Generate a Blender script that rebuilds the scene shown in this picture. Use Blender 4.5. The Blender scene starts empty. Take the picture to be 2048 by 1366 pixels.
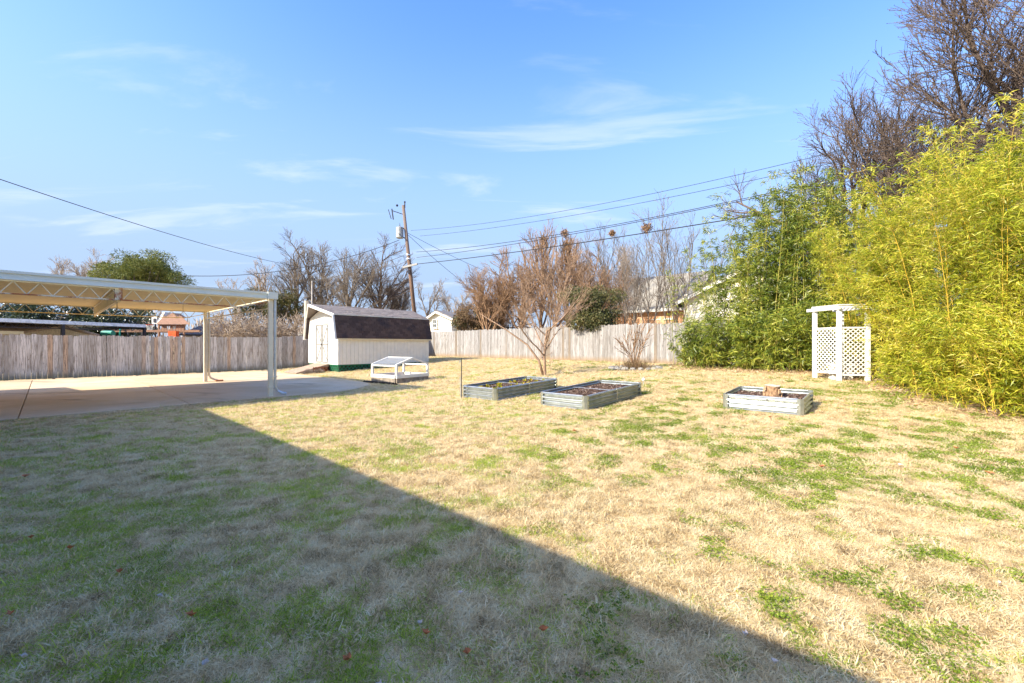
import bpy, math, random
import numpy as np
from mathutils import Vector, Matrix
R = math.radians
rng = np.random.default_rng(7)
random.seed(7)
C = bpy.context.scene.collection
SC = bpy.context.scene

# ------------------------------------------------------------------ camera, sky, sun, exposure
F_PX, HOR, EYE = 850.0, 690.0, 1.4          # focal length and horizon row in a 2048 px wide frame
cam_d = bpy.data.cameras.new('camera'); cam = bpy.data.objects.new('camera', cam_d); C.objects.link(cam)
cam_d.sensor_width = 36; cam_d.lens = 36 * F_PX / 2048; cam_d.clip_end = 3000; cam_d.clip_start = 0.05
cam_d.shift_y = (HOR - 683) / 2048
cam.location = (0, 0, EYE); cam.rotation_euler = (R(90), 0, 0)
SC.camera = cam

SUN_EL = R(33.0); SUN_AZ = math.atan2(-.84, -.54)      # the sun stands behind-left of the camera
world = bpy.data.worlds.new('World'); SC.world = world; world.use_nodes = True
wt = world.node_tree; wn = wt.nodes; wl = wt.links
for n in list(wn): wn.remove(n)
def wnode(t, **k):
    n = wn.new(t)
    for a, b in k.items(): setattr(n, a, b)
    return n
w_out = wnode('ShaderNodeOutputWorld'); w_bg = wnode('ShaderNodeBackground')
sky = wnode('ShaderNodeTexSky', sky_type='NISHITA', sun_disc=False)
sky.sun_elevation = SUN_EL; sky.sun_rotation = SUN_AZ
sky.air_density = 1.0; sky.dust_density = .8; sky.ozone_density = 2.6
hs = wnode('ShaderNodeHueSaturation'); hs.inputs['Hue'].default_value = .519; hs.inputs['Saturation'].default_value = 1.27; hs.inputs['Value'].default_value = .735
wl.new(sky.outputs[0], hs.inputs['Color'])
tc = wnode('ShaderNodeTexCoord'); sep = wnode('ShaderNodeSeparateXYZ'); wl.new(tc.outputs['Generated'], sep.inputs[0])
def wm(op, a, b=None, c=None, clamp=False):
    n = wnode('ShaderNodeMath', operation=op); n.use_clamp = clamp
    for i, v in enumerate((a, b, c)):
        if v is None: continue
        if isinstance(v, (int, float)): n.inputs[i].default_value = v
        else: wl.new(v, n.inputs[i])
    return n.outputs[0]
zz = wm('ADD', wm('MAXIMUM', sep.outputs[2], 0.0), 0.10)
comb = wnode('ShaderNodeCombineXYZ')
wl.new(wm('DIVIDE', sep.outputs[0], zz), comb.inputs[0]); wl.new(wm('DIVIDE', sep.outputs[1], zz), comb.inputs[1])
mp = wnode('ShaderNodeMapping'); mp.inputs['Scale'].default_value = (0.8, 2.8, 1); mp.inputs['Rotation'].default_value = (0, 0, R(8)); mp.inputs['Location'].default_value = (1.3, 7.1, 0)
wl.new(comb.outputs[0], mp.inputs[0])
nz = wnode('ShaderNodeTexNoise'); nz.inputs['Scale'].default_value = 1.0; nz.inputs['Detail'].default_value = 7; nz.inputs['Roughness'].default_value = .58; nz.inputs['Distortion'].default_value = .6
wl.new(mp.outputs[0], nz.inputs['Vector'])
cr = wnode('ShaderNodeMapRange'); cr.interpolation_type = 'SMOOTHSTEP'
cr.inputs['From Min'].default_value = .525; cr.inputs['From Max'].default_value = .69
wl.new(nz.outputs[0], cr.inputs['Value'])
# clouds thicken towards the horizon, where one looks through more of the layer
low = wnode('ShaderNodeMapRange'); low.inputs['From Min'].default_value = .55; low.inputs['From Max'].default_value = .05
low.inputs['To Min'].default_value = .42; low.inputs['To Max'].default_value = .95
wl.new(sep.outputs[2], low.inputs['Value'])
fac = wm('MULTIPLY', cr.outputs[0], .40, clamp=True)
veil = wnode('ShaderNodeMapRange'); veil.interpolation_type = 'SMOOTHSTEP'
veil.inputs['From Min'].default_value = .66; veil.inputs['From Max'].default_value = 0.10; veil.inputs['To Max'].default_value = .95
wl.new(sep.outputs[2], veil.inputs['Value'])
mv = wnode('ShaderNodeMix', data_type='RGBA'); wl.new(veil.outputs[0], mv.inputs['Factor'])
tint = wnode('ShaderNodeMix', data_type='RGBA', blend_type='MULTIPLY'); tint.inputs['Factor'].default_value = 1; wl.new(hs.outputs[0], tint.inputs['A']); tint.inputs['B'].default_value = (1.0, .98, .82, 1)
wl.new(tint.outputs['Result'], mv.inputs['A']); mv.inputs['B'].default_value = (.61, .81, 1.20, 1)
mx = wnode('ShaderNodeMix', data_type='RGBA'); wl.new(fac, mx.inputs['Factor'])
wl.new(mv.outputs['Result'], mx.inputs['A']); mx.inputs['B'].default_value = (1.22, 1.36, 1.58, 1)
wl.new(mx.outputs['Result'], w_bg.inputs['Color']); w_bg.inputs['Strength'].default_value = 0.15
wl.new(w_bg.outputs[0], w_out.inputs[0])

sun_d = bpy.data.lights.new('sun', 'SUN'); sun_d.energy = 2.0; sun_d.angle = R(0.6); sun_d.color = (1.0, .90, .74)
sun = bpy.data.objects.new('sun', sun_d); C.objects.link(sun)
sdir = Vector((math.sin(SUN_AZ) * math.cos(SUN_EL), math.cos(SUN_AZ) * math.cos(SUN_EL), math.sin(SUN_EL)))
sun.rotation_euler = sdir.to_track_quat('Z', 'Y').to_euler(); sun.location = sdir * 50
vs = SC.view_settings; vs.view_transform = 'Standard'; vs.look = 'None'; vs.gamma = 1; vs.use_curve_mapping = False
vs.exposure = 2.4
SC.cycles.max_bounces = 7; SC.cycles.diffuse_bounces = 6; SC.cycles.glossy_bounces = 2; SC.cycles.transmission_bounces = 2

# ------------------------------------------------------------------ yard frame: n runs along the shed, s along the rear fence
NX, NY = .674, .739
def P(n, s, z=0.0): return Vector((n * NX - s * NY, n * NY + s * NX, z))
def ns(x, y): return x * NX + y * NY, -x * NY + y * NX
NV, SV, UP = Vector((NX, NY, 0)), Vector((-NY, NX, 0)), Vector((0, 0, 1))
def sstep(t): t = np.clip(t, 0, 1); return t * t * (3 - 2 * t)
def ground_z(x, y):
    n = np.asarray(x) * NX + np.asarray(y) * NY
    return .53 * sstep((n - 6.5) / 12.0)
def G(px, py):
    """point of the lawn seen at a place in the photograph"""
    z = 0.0
    for _ in range(30):
        D = F_PX * (EYE - z) / (py - HOR); X = (px - 1024) / F_PX * D
        z = .6 * z + .4 * float(ground_z(X, D))
    return Vector((X, D, z))
def at(px, D, z=0.0): return Vector(((px - 1024) / F_PX * D, D, z))
def zat(py, D): return EYE + (HOR - py) * D / F_PX

# ------------------------------------------------------------------ numpy value noise
_tab = np.random.default_rng(3).random((256, 256))
def vnoise(x, y):
    xi = np.floor(x).astype(int); yi = np.floor(y).astype(int); fx = x - xi; fy = y - yi
    fx = fx * fx * (3 - 2 * fx); fy = fy * fy * (3 - 2 * fy)
    a = _tab[xi & 255, yi & 255]; b = _tab[(xi + 1) & 255, yi & 255]; c = _tab[xi & 255, (yi + 1) & 255]; d = _tab[(xi + 1) & 255, (yi + 1) & 255]
    return (a * (1 - fx) + b * fx) * (1 - fy) + (c * (1 - fx) + d * fx) * fy
def fbm(x, y, o=4):
    t = 0; a = .5; s = 0
    for _ in range(o):
        t = t + a * vnoise(x, y); s += a; a *= .5; x = x * 2.03 + 11.3; y = y * 2.03 + 5.7
    return t / s

# ------------------------------------------------------------------ materials
def lin(r, g, b):
    f = lambda c: (c / 255 / 12.92) if c / 255 <= .04045 else ((c / 255 + .055) / 1.055) ** 2.4
    return (f(r), f(g), f(b))
class NT:
    def __init__(s, name):
        s.m = bpy.data.materials.new(name); s.m.use_nodes = True; s.t = s.m.node_tree; s.n = s.t.nodes; s.l = s.t.links
        s.b = s.n['Principled BSDF']; s.out = s.n['Material Output']
    def node(s, t, **k):
        n = s.n.new(t)
        for a, b in k.items(): setattr(n, a, b)
        return n
    def put(s, sock, v):
        if isinstance(v, bpy.types.NodeSocket): s.l.new(v, sock)
        elif v is not None:
            sock.default_value = (*v, 1) if isinstance(v, tuple) and len(v) == 3 and sock.type == 'RGBA' else v
    def noise(s, scale, detail=4, rough=.55, coord=None, sc=(1, 1, 1), dist=0, off=None):
        c = coord if coord is not None else s.coord('Object')
        m = s.node('ShaderNodeMapping'); s.l.new(c, m.inputs[0]); m.inputs['Scale'].default_value = sc
        if off is not None: s.l.new(off, m.inputs['Location'])
        n = s.node('ShaderNodeTexNoise'); n.inputs['Scale'].default_value = scale; n.inputs['Detail'].default_value = detail
        n.inputs['Roughness'].default_value = rough; n.inputs['Distortion'].default_value = dist
        s.l.new(m.outputs[0], n.inputs['Vector']); return n.outputs[0]
    def coord(s, k='Object'):
        if k == 'World': return s.node('ShaderNodeNewGeometry').outputs['Position']
        return s.node('ShaderNodeTexCoord').outputs[k]
    def ramp(s, v, a, b, lo=0., hi=1.):
        n = s.node('ShaderNodeMapRange'); n.interpolation_type = 'SMOOTHSTEP'
        s.put(n.inputs['Value'], v); n.inputs['From Min'].default_value = a; n.inputs['From Max'].default_value = b
        n.inputs['To Min'].default_value = lo; n.inputs['To Max'].default_value = hi; return n.outputs[0]
    def mix(s, f, a, b, mode='MIX'):
        n = s.node('ShaderNodeMix', data_type='RGBA', blend_type=mode)
        s.put(n.inputs['Factor'], f); s.put(n.inputs['A'], a); s.put(n.inputs['B'], b); return n.outputs['Result']
    def math(s, op, a, b=None, clamp=False):
        n = s.node('ShaderNodeMath', operation=op); n.use_clamp = clamp; s.put(n.inputs[0], a); s.put(n.inputs[1], b); return n.outputs[0]
    def cramp(s, v, stops):
        n = s.node('ShaderNodeValToRGB'); s.l.new(v, n.inputs[0]); e = n.color_ramp.elements
        while len(e) < len(stops): e.new(.5)
        for i, (p, c) in enumerate(stops): e[i].position = p; e[i].color = (*c, 1)
        return n.outputs[0]
    def bump(s, h, strength=.3, dist=.01):
        n = s.node('ShaderNodeBump'); s.l.new(h, n.inputs['Height']); n.inputs['Strength'].default_value = strength; n.inputs['Distance'].default_value = dist
        s.l.new(n.outputs[0], s.b.inputs['Normal'])
    def done(s, col=None, rough=.7, metal=0., spec=.4):
        s.put(s.b.inputs['Base Color'], col); s.put(s.b.inputs['Roughness'], rough); s.put(s.b.inputs['Metallic'], metal)
        s.b.inputs['Specular IOR Level'].default_value = spec; return s.m
    def island(s): return s.node('ShaderNodeNewGeometry').outputs['Random Per Island']
    def orand(s): return s.node('ShaderNodeObjectInfo').outputs['Random']

def plain(name, col, rough=.6, metal=0., var=.25, scale=6, dirt=None, bump=0., coord='Object', sc=(1, 1, 1), spec=.4):
    t = NT(name); c = t.coord(coord)
    n = t.noise(scale, 6, .6, c, sc)
    dark = tuple(x * (1 - var) for x in col); lite = tuple(min(1, x * (1 + var * .6)) for x in col)
    k = t.mix(t.ramp(n, .3, .7), dark, lite)
    if dirt:
        n2 = t.noise(scale * .37, 8, .7, c, sc, .5); k = t.mix(t.ramp(n2, .55, .75, 0, .8), k, dirt)
    if bump: t.bump(t.noise(scale * 4, 4, .6, c, sc), bump, .01)
    return t.done(k, rough, metal, spec)

def leafmat(name, stops, trans=.35, rough=.5, spec=.35, wscale=0.8, wamt=.3, dark=(.02, .03, .01)):
    """thin leaves: colour by leaf and by a slow drift through the plant"""
    t = NT(name)
    v = t.island()
    w = t.noise(wscale, 3, .5, t.coord('World'))
    f = t.math('ADD', t.math('MULTIPLY', v, 1 - wamt), t.math('MULTIPLY', t.ramp(w, .3, .7), wamt), True)
    c = t.cramp(f, stops)
    t.done(c, rough, 0, spec)
    tr = t.node('ShaderNodeBsdfTranslucent'); t.l.new(c, tr.inputs[0])
    mx = t.node('ShaderNodeMixShader'); mx.inputs[0].default_value = trans
    t.l.new(t.b.outputs[0], mx.inputs[1]); t.l.new(tr.outputs[0], mx.inputs[2]); t.l.new(mx.outputs[0], t.out.inputs[0])
    return t.m

M = {}
M['cream'] = plain('cream_paint', (.74, .68, .52), .45, var=.08, scale=3, dirt=(.52, .43, .28))
M['deck'] = plain('deck_bounce_yellow', (.88, .71, .36), .5, var=.07, scale=1.5)  # yellow of light bounced off the slab is put into this colour
M['fascia'] = plain('fascia_paint', (.74, .76, .66), .4, var=.06, scale=2, dirt=(.48, .50, .42))
M['galv'] = plain('galvanised', (.62, .66, .70), .38, .75, var=.12, scale=14)
M['white'] = plain('white_paint', (.74, .73, .66), .5, var=.05, scale=5, dirt=(.70, .68, .60))
M['whitewood'] = plain('white_wood', (.62, .61, .58), .55, var=.08, scale=9, dirt=(.55, .54, .50), sc=(1, 1, .3))
M['vinyl'] = plain('siding_white', (.80, .76, .64), .5, var=.06, scale=4)
M['dark'] = plain('dark_metal', (.035, .035, .045), .5, .3)
M['black'] = plain('black_plastic', (.012, .012, .013), .5)
M['green_lat'] = plain('green_lattice', (.015, .17, .08), .6, var=.3)
M['trimgrey'] = plain('grime_shadow_trim', (.20, .195, .18), .7, var=.2)  # grey stands for dirt and shadow lines along the trim edges
M['doorpaint'] = plain('door_paint', (.60, .59, .55), .55, var=.05)
M['void'] = plain('underfloor_dark', (.03, .025, .02), .95)
M['red_lat'] = plain('red_wood', (.30, .10, .045), .7)
M['roofgrey'] = plain('roof_grey', (.22, .20, .185), .9, var=.3, scale=12, bump=.4)
M['wire'] = plain('wire_black', (.02, .02, .022), .6)
M['glass'] = NT('window_glass').done((.05, .06, .07), .06, 0., .8)
M['stone'] = plain('stone_pale', (.31, .29, .255), .9, var=.35, scale=9, bump=.5)
M['concretebench'] = plain('cast_stone', (.66, .62, .55), .85, var=.2, scale=14, dirt=(.38, .35, .28), bump=.4)
M['playwood'] = plain('cedar_stain', (.26, .14, .085), .75, var=.35, scale=7, sc=(1, 1, 4))
M['ramp'] = plain('ramp_wood', (.36, .26, .19), .85, var=.3, scale=9, dirt=(.20, .15, .11), bump=.3)
M['oldwood'] = plain('old_timber', (.30, .25, .19), .85, var=.4, scale=8, dirt=(.12, .09, .06), bump=.4)
M['teal'] = plain('teal_plastic', (.02, .28, .20), .45)
M['orange'] = plain('orange_plastic', (.75, .10, .02), .45)

t = NT('rusty_cream'); c = t.coord('Object'); n = t.noise(3.2, 7, .7, c); n2 = t.noise(24, 4, .6, c)
t.m and None
k = t.mix(t.ramp(n, .44, .56), (.74, .68, .52), t.mix(t.ramp(n2, .3, .7), (.30, .085, .03), (.50, .19, .07)))
M['rust'] = t.done(k, .7)

t = NT('galvanised_bed'); c = t.coord('Object'); n = t.noise(7, 5, .6, c); sp = t.noise(60, 2, .5, c)
k = t.mix(t.ramp(n, .3, .7), (.36, .39, .37), (.54, .56, .53)); k = t.mix(t.ramp(sp, .35, .65, 0, .25), k, (.40, .45, .46))
M['bedmetal'] = t.done(k, .30, .82, .5)

t = NT('pole_wood'); c = t.coord('Object'); n = t.noise(6, 6, .6, c, (6, 6, .5)); z = t.node('ShaderNodeSeparateXYZ'); t.l.new(c, z.inputs[0])
k = t.mix(t.ramp(n, .35, .65), (.10, .065, .045), (.21, .125, .08)); k = t.mix(t.ramp(z.outputs[2], 6.5, 11.5), k, (.16, .12, .10))
M['pole'] = t.done(k, .85)

def woodpicket(name, a, b, odd, foot, streak):
    t = NT(name); c = t.coord('Object'); r = t.orand()
    cx = t.node('ShaderNodeCombineXYZ')
    t.l.new(t.math('MULTIPLY', r, 37.), cx.inputs[0]); t.l.new(t.math('MULTIPLY', r, 91.), cx.inputs[2])
    n = t.noise(1, 7, .65, c, (38, 38, 1.6), .4, cx.outputs[0]); n2 = t.noise(1, 5, .6, c, (14, 14, 3.5), 1.2, cx.outputs[0])
    k = t.mix(t.ramp(r, 0, 1), a, b); k = t.mix(t.ramp(t.math('FRACT', t.math('MULTIPLY', r, 17.3)), .93, .95), k, odd)
    k = t.mix(t.ramp(n, .43, .64, 0, .85), k, streak)
    k = t.mix(t.ramp(n2, .60, .70, 0, .75), k, tuple(x * .45 for x in streak))
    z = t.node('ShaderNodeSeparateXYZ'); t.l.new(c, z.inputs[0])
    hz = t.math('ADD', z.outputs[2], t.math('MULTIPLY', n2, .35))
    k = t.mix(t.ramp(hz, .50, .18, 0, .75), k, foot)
    t.bump(n, .5, .006); return t.done(k, .88, 0, .2)
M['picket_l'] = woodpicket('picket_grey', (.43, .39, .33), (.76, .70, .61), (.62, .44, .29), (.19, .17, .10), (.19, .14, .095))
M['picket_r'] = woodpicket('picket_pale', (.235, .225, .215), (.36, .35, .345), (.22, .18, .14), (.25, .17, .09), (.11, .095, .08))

t = NT('slab_concrete'); c = t.coord('World'); n = t.noise(.55, 7, .6, c, dist=.4); n2 = t.noise(5, 6, .7, c); n3 = t.noise(90, 2, .5, c)
k = t.mix(t.ramp(n, .35, .65), (.60, .44, .25), (.70, .55, .36)); k = t.mix(t.ramp(n2, .5, .8, 0, .35), k, (.33, .26, .18))
gm = t.noise(.8, 6, .65, c, (.5, 1.4, 1), 1.); k = t.mix(t.ramp(gm, .54, .68, 0, .7), k, (.27, .19, .12)); k = t.mix(t.ramp(t.orand(), .3, .8, 0, .35), k, (.50, .34, .20))
k = t.mix(t.ramp(n3, .3, .7, 0, .22), k, (.36, .31, .25)); t.bump(n3, .25, .004)
M['concrete'] = t.done(k, .88, 0, .25)

t = NT('lawn_soil'); c = t.coord('World')
n = t.noise(1.4, 6, .65, c); n2 = t.noise(22, 5, .7, c); n3 = t.noise(.5, 4, .6, c, (1, 1.5, 1)); n4 = t.noise(70, 3, .6, c); n5 = t.noise(130, 2, .5, c)
k = t.mix(t.ramp(n2, .3, .7), (.36, .26, .13), (.66, .52, .30)); k = t.mix(t.ramp(n, .52, .66, 0, .55), k, (.26, .27, .09))
k = t.mix(t.ramp(n4, .35, .7, 0, .5), k, (.68, .55, .31))
k = t.mix(t.ramp(n5, .58, .68, 0, .8), k, (.12, .08, .035)); t.bump(n2, .8, .03); M['soil_lawn'] = t.done(k, .95, 0, .1)

t = NT('garden_soil'); c = t.coord('World'); n = t.noise(18, 5, .7, c); k = t.mix(t.ramp(n, .3, .7), (.05, .03, .022), (.14, .09, .07)); t.bump(n, 1., .03); M['soil'] = t.done(k, .95, 0, .1)
t = NT('bark_chips'); M['chips'] = t.done(t.cramp(t.island(), [(0, (.045, .025, .018)), (.6, (.13, .08, .06)), (.9, (.26, .19, .15)), (1, (.5, .44, .38))]), .9, 0, .15)
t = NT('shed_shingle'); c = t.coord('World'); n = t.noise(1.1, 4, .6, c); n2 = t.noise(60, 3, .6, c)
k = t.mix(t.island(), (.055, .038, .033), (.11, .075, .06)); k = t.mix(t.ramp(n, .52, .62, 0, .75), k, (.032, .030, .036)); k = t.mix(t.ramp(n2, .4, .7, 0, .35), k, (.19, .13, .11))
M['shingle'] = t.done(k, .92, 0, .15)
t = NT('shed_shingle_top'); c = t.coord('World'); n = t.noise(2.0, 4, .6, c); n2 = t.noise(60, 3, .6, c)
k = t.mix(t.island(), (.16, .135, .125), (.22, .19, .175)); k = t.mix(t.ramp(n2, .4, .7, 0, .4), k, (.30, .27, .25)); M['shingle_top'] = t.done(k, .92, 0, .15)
def barkmat(name, a, b, sc=20):
    t = NT(name); n = t.noise(sc, 4, .6, t.coord('World'), (1, 1, .35)); return t.done(t.mix(t.ramp(n, .35, .65), a, b), .9, 0, .15)
M['bark'] = barkmat('bark_grey', (.12, .095, .075), (.26, .22, .18))
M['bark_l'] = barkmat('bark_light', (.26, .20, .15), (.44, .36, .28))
M['bark_d'] = barkmat('bark_dark', (.07, .05, .04), (.17, .13, .105))
M['bark_r'] = barkmat('bark_reddish', (.19, .11, .065), (.34, .22, .13))
M['bark_crape'] = barkmat('bark_tan', (.20, .125, .08), (.37, .26, .18))
M['culm_y'] = barkmat('culm_golden', (.52, .34, .03), (.72, .50, .08), 6)
M['twig_y'] = barkmat('bamboo_twig', (.34, .25, .04), (.55, .42, .10), 6)
M['culm_g'] = barkmat('culm_green', (.20, .22, .05), (.42, .34, .09), 6)
M['leaf_gold'] = leafmat('bamboo_leaf_golden', [(0, (.08, .13, .01)), (.3, (.32, .38, .025)), (.6, (.58, .58, .05)), (.85, (.76, .66, .09)), (1, (.86, .72, .32))], .48, .42, .45, .9, .35)
M['leaf_bam'] = leafmat('bamboo_leaf_green', [(0, (.03, .055, .01)), (.35, (.13, .19, .025)), (.75, (.38, .41, .05)), (1, (.64, .57, .14))], .35, .38, .5, .9, .35)
M['leaf_dark'] = leafmat('broadleaf_dark', [(0, (.012, .022, .008)), (.6, (.04, .06, .022)), (.9, (.10, .13, .06)), (1, (.22, .25, .18))], .15, .3, .6)
M['leaf_pine'] = leafmat('pine_needles', [(0, (.04, .06, .015)), (.5, (.15, .18, .04)), (1, (.34, .32, .09))], .2, .6, .2, .3, .4)
M['leaf_ivy'] = leafmat('ivy_leaf', [(0, (.025, .035, .01)), (.5, (.09, .10, .03)), (1, (.24, .19, .08))], .25, .5, .4)
M['leaf_brown'] = leafmat('dry_vine_leaf', [(0, (.08, .05, .03)), (.5, (.20, .13, .07)), (1, (.36, .25, .13))], .3, .7, .2)
M['straw'] = leafmat('dormant_grass', [(0, (.20, .13, .06)), (.14, (.52, .39, .20)), (.35, (.78, .62, .36)), (.7, (.88, .76, .48)), (1, (.96, .90, .68))], .5, .7, .15, 5.5, .42)
M['grass'] = leafmat('green_grass', [(0, (.14, .19, .02)), (.4, (.40, .52, .06)), (.8, (.62, .68, .13)), (1, (.80, .74, .34))], .6, .55, .25, .8, .35)
M['clover'] = leafmat('clover_leaf', [(0, (.07, .11, .01)), (.5, (.19, .27, .025)), (1, (.38, .44, .06))], .35, .5, .3, 1.2, .3)
M['litter'] = leafmat('leaf_litter', [(0, (.16, .09, .05)), (.5, (.40, .26, .15)), (1, (.68, .54, .38))], .2, .8, .1)
M['flower'] = leafmat('seedling_leaf', [(0, (.12, .2, .02)), (.5, (.4, .38, .03)), (1, (.75, .5, .03))], .3)
M['leaf_o'] = plain('dead_leaf_orange', (.55, .20, .07), .7, var=.4, scale=30)
M['leaf_w'] = plain('dead_leaf_pale', (.70, .62, .55), .7, var=.3, scale=30)

# brick
t = NT('brick_wall'); bt = t.node('ShaderNodeTexBrick'); c = t.coord('Object'); t.l.new(c, bt.inputs['Vector'])
bt.inputs['Color1'].default_value = (.58, .30, .15, 1); bt.inputs['Color2'].default_value = (.68, .38, .20, 1); bt.inputs['Mortar'].default_value = (.58, .44, .34, 1)
bt.inputs['Scale'].default_value = 1; bt.inputs['Brick Width'].default_value = .22; bt.inputs['Row Height'].default_value = .075; bt.inputs['Mortar Size'].default_value = .009
M['brick'] = t.done(bt.outputs[0], .9, 0, .2)

# ------------------------------------------------------------------ mesh building
def mesh_np(name, V, faces, mat, smooth=False):
    """V (n,3); faces (m,k) int array"""
    V = np.asarray(V, dtype=np.float32); faces = np.asarray(faces, dtype=np.int32)
    me = bpy.data.meshes.new(name); m, k = faces.shape
    me.vertices.add(len(V)); me.vertices.foreach_set('co', V.ravel())
    me.loops.add(m * k); me.loops.foreach_set('vertex_index', faces.ravel())
    me.polygons.add(m); me.polygons.foreach_set('loop_start', np.arange(m, dtype=np.int32) * k)
    if smooth: me.polygons.foreach_set('use_smooth', np.ones(m, dtype=bool))
    me.update(calc_edges=True); me.validate(clean_customdata=False)
    if mat: me.materials.append(mat)
    return me
def link(name, me, parent=None, loc=None):
    o = bpy.data.objects.new(name, me); C.objects.link(o)
    if loc is not None: o.location = loc
    if parent is not None: o.parent = parent
    return o
def tag(o, label=None, cat=None, group=None, kind=None):
    if label: o['label'] = label
    if cat: o['category'] = cat
    if group: o['group'] = group
    if kind: o['kind'] = kind
    return o
def thing(name, loc, label, cat, group=None):
    o = bpy.data.objects.new(name, None); o.empty_display_size = .2; C.objects.link(o); o.location = loc
    return tag(o, label, cat, group)
def wloc(o):
    v = Vector((0, 0, 0))
    while o is not None: v += Vector(o.location); o = o.parent
    return v
def np_obj(name, V, Fc, mat, parent=None, kind=None, smooth=False, label=None):
    """world-space verts; made local to the parent's base"""
    V = np.asarray(V, dtype=np.float64)
    if parent is not None: V = V - np.array(wloc(parent))
    o = link(name, mesh_np(name, V, Fc, mat, smooth), parent)
    return tag(o, label, None, None, kind)

class MB:
    def __init__(s): s.v = []; s.f = []
    def box(s, c, half, ax=(Vector((1, 0, 0)), Vector((0, 1, 0)), Vector((0, 0, 1)))):
        c = Vector(c); b = len(s.v)
        for i in (-1, 1):
            for j in (-1, 1):
                for k in (-1, 1): s.v.append(c + ax[0] * half[0] * i + ax[1] * half[1] * j + ax[2] * half[2] * k)
        for q in ((0, 1, 3, 2), (4, 6, 7, 5), (0, 4, 5, 1), (2, 3, 7, 6), (0, 2, 6, 4), (1, 5, 7, 3)): s.f.append([b + i for i in q])
        return s
    def ybox(s, n0, n1, s0, s1, z0, z1):
        """box aligned with the yard"""
        return s.box(P((n0 + n1) / 2, (s0 + s1) / 2, (z0 + z1) / 2), ((n1 - n0) / 2, (s1 - s0) / 2, (z1 - z0) / 2), (NV, SV, UP))
    def bar(s, a, b, w, h=None, up=UP):
        a = Vector(a); b = Vector(b); h = h or w; d = (b - a); L = d.length; d.normalize()
        if abs(d.dot(up)) > .98: up = Vector((1, 0, 0))
        x = d.cross(up).normalized(); y = x.cross(d).normalized()
        return s.box((a + b) / 2, (L / 2, w / 2, h / 2), (d, x, y))
    def tube(s, pts, rad, sides=8, cap=True):
        pts = [Vector(p) for p in pts]; rad = rad if isinstance(rad, (list, tuple)) else [rad] * len(pts); b = len(s.v); m = len(pts)
        d0 = (pts[-1] - pts[0]).normalized(); ref = Vector((1, 0, 0)) if abs(d0.x) < .8 else Vector((0, 1, 0))
        for i, p in enumerate(pts):
            t = (pts[min(i + 1, m - 1)] - pts[max(i - 1, 0)]).normalized(); u = t.cross(ref).normalized(); w = t.cross(u)
            for k in range(sides):
                a = 2 * math.pi * k / sides; s.v.append(p + (u * math.cos(a) + w * math.sin(a)) * rad[i])
        for i in range(m - 1):
            for k in range(sides):
                k2 = (k + 1) % sides; s.f.append([b + i * sides + k, b + i * sides + k2, b + (i + 1) * sides + k2, b + (i + 1) * sides + k])
        if cap:
            s.f.append([b + k for k in range(sides)][::-1]); s.f.append([b + (m - 1) * sides + k for k in range(sides)])
        return s
    def poly(s, pts): b = len(s.v); s.v += [Vector(p) for p in pts]; s.f.append(list(range(b, b + len(pts)))); return s
    def prism(s, pts, d):
        """closed polygon extruded by vector d"""
        b = len(s.v); k = len(pts); d = Vector(d); s.v += [Vector(p) for p in pts]; s.v += [Vector(p) + d for p in pts]
        s.f.append([b + i for i in range(k)][::-1]); s.f.append([b + k + i for i in range(k)])
        for i in range(k): j = (i + 1) % k; s.f.append([b + i, b + j, b + k + j, b + k + i])
        return s
    def blob(s, c, r, seed=0, n=7, m=5, rough=.25, sq=(1, 1, 1)):
        rr = random.Random(seed); b = len(s.v); c = Vector(c)
        s.v.append(c + Vector((0, 0, -r * sq[2])))
        for i in range(1, m):
            ph = math.pi * i / m - math.pi / 2
            for k in range(n):
                a = 2 * math.pi * k / n; q = r * (1 + rr.uniform(-rough, rough))
                s.v.append(c + Vector((math.cos(ph) * math.cos(a) * q * sq[0], math.cos(ph) * math.sin(a) * q * sq[1], math.sin(ph) * q * sq[2])))
        s.v.append(c + Vector((0, 0, r * sq[2]))); e = len(s.v) - 1
        for k in range(n): k2 = (k + 1) % n; s.f.append([b, b + 1 + k2, b + 1 + k]); s.f.append([e, e - n + k, e - n + k2])
        for i in range(m - 2):
            for k in range(n): k2 = (k + 1) % n; q = b + 1 + i * n; s.f.append([q + k, q + k2, q + n + k2, q + n + k])
        return s
    def build(s, name, mat, parent=None, label=None, kind=None, bevel=0, smooth=False, loc=None):
        o0 = wloc(parent) if parent is not None else (Vector(loc) if loc is not None else Vector((0, 0, 0)))
        me = bpy.data.meshes.new(name); me.from_pydata([tuple(v - o0) for v in s.v], [], s.f); me.update()
        me.materials.append(mat)
        if smooth: me.polygons.foreach_set('use_smooth', [True] * len(me.polygons))
        o = link(name, me, parent, loc if parent is None else None)
        if bevel:
            md = o.modifiers.new('bevel', 'BEVEL'); md.width = bevel; md.segments = 1; md.limit_method = 'ANGLE'
        return tag(o, label, None, None, kind)

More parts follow.
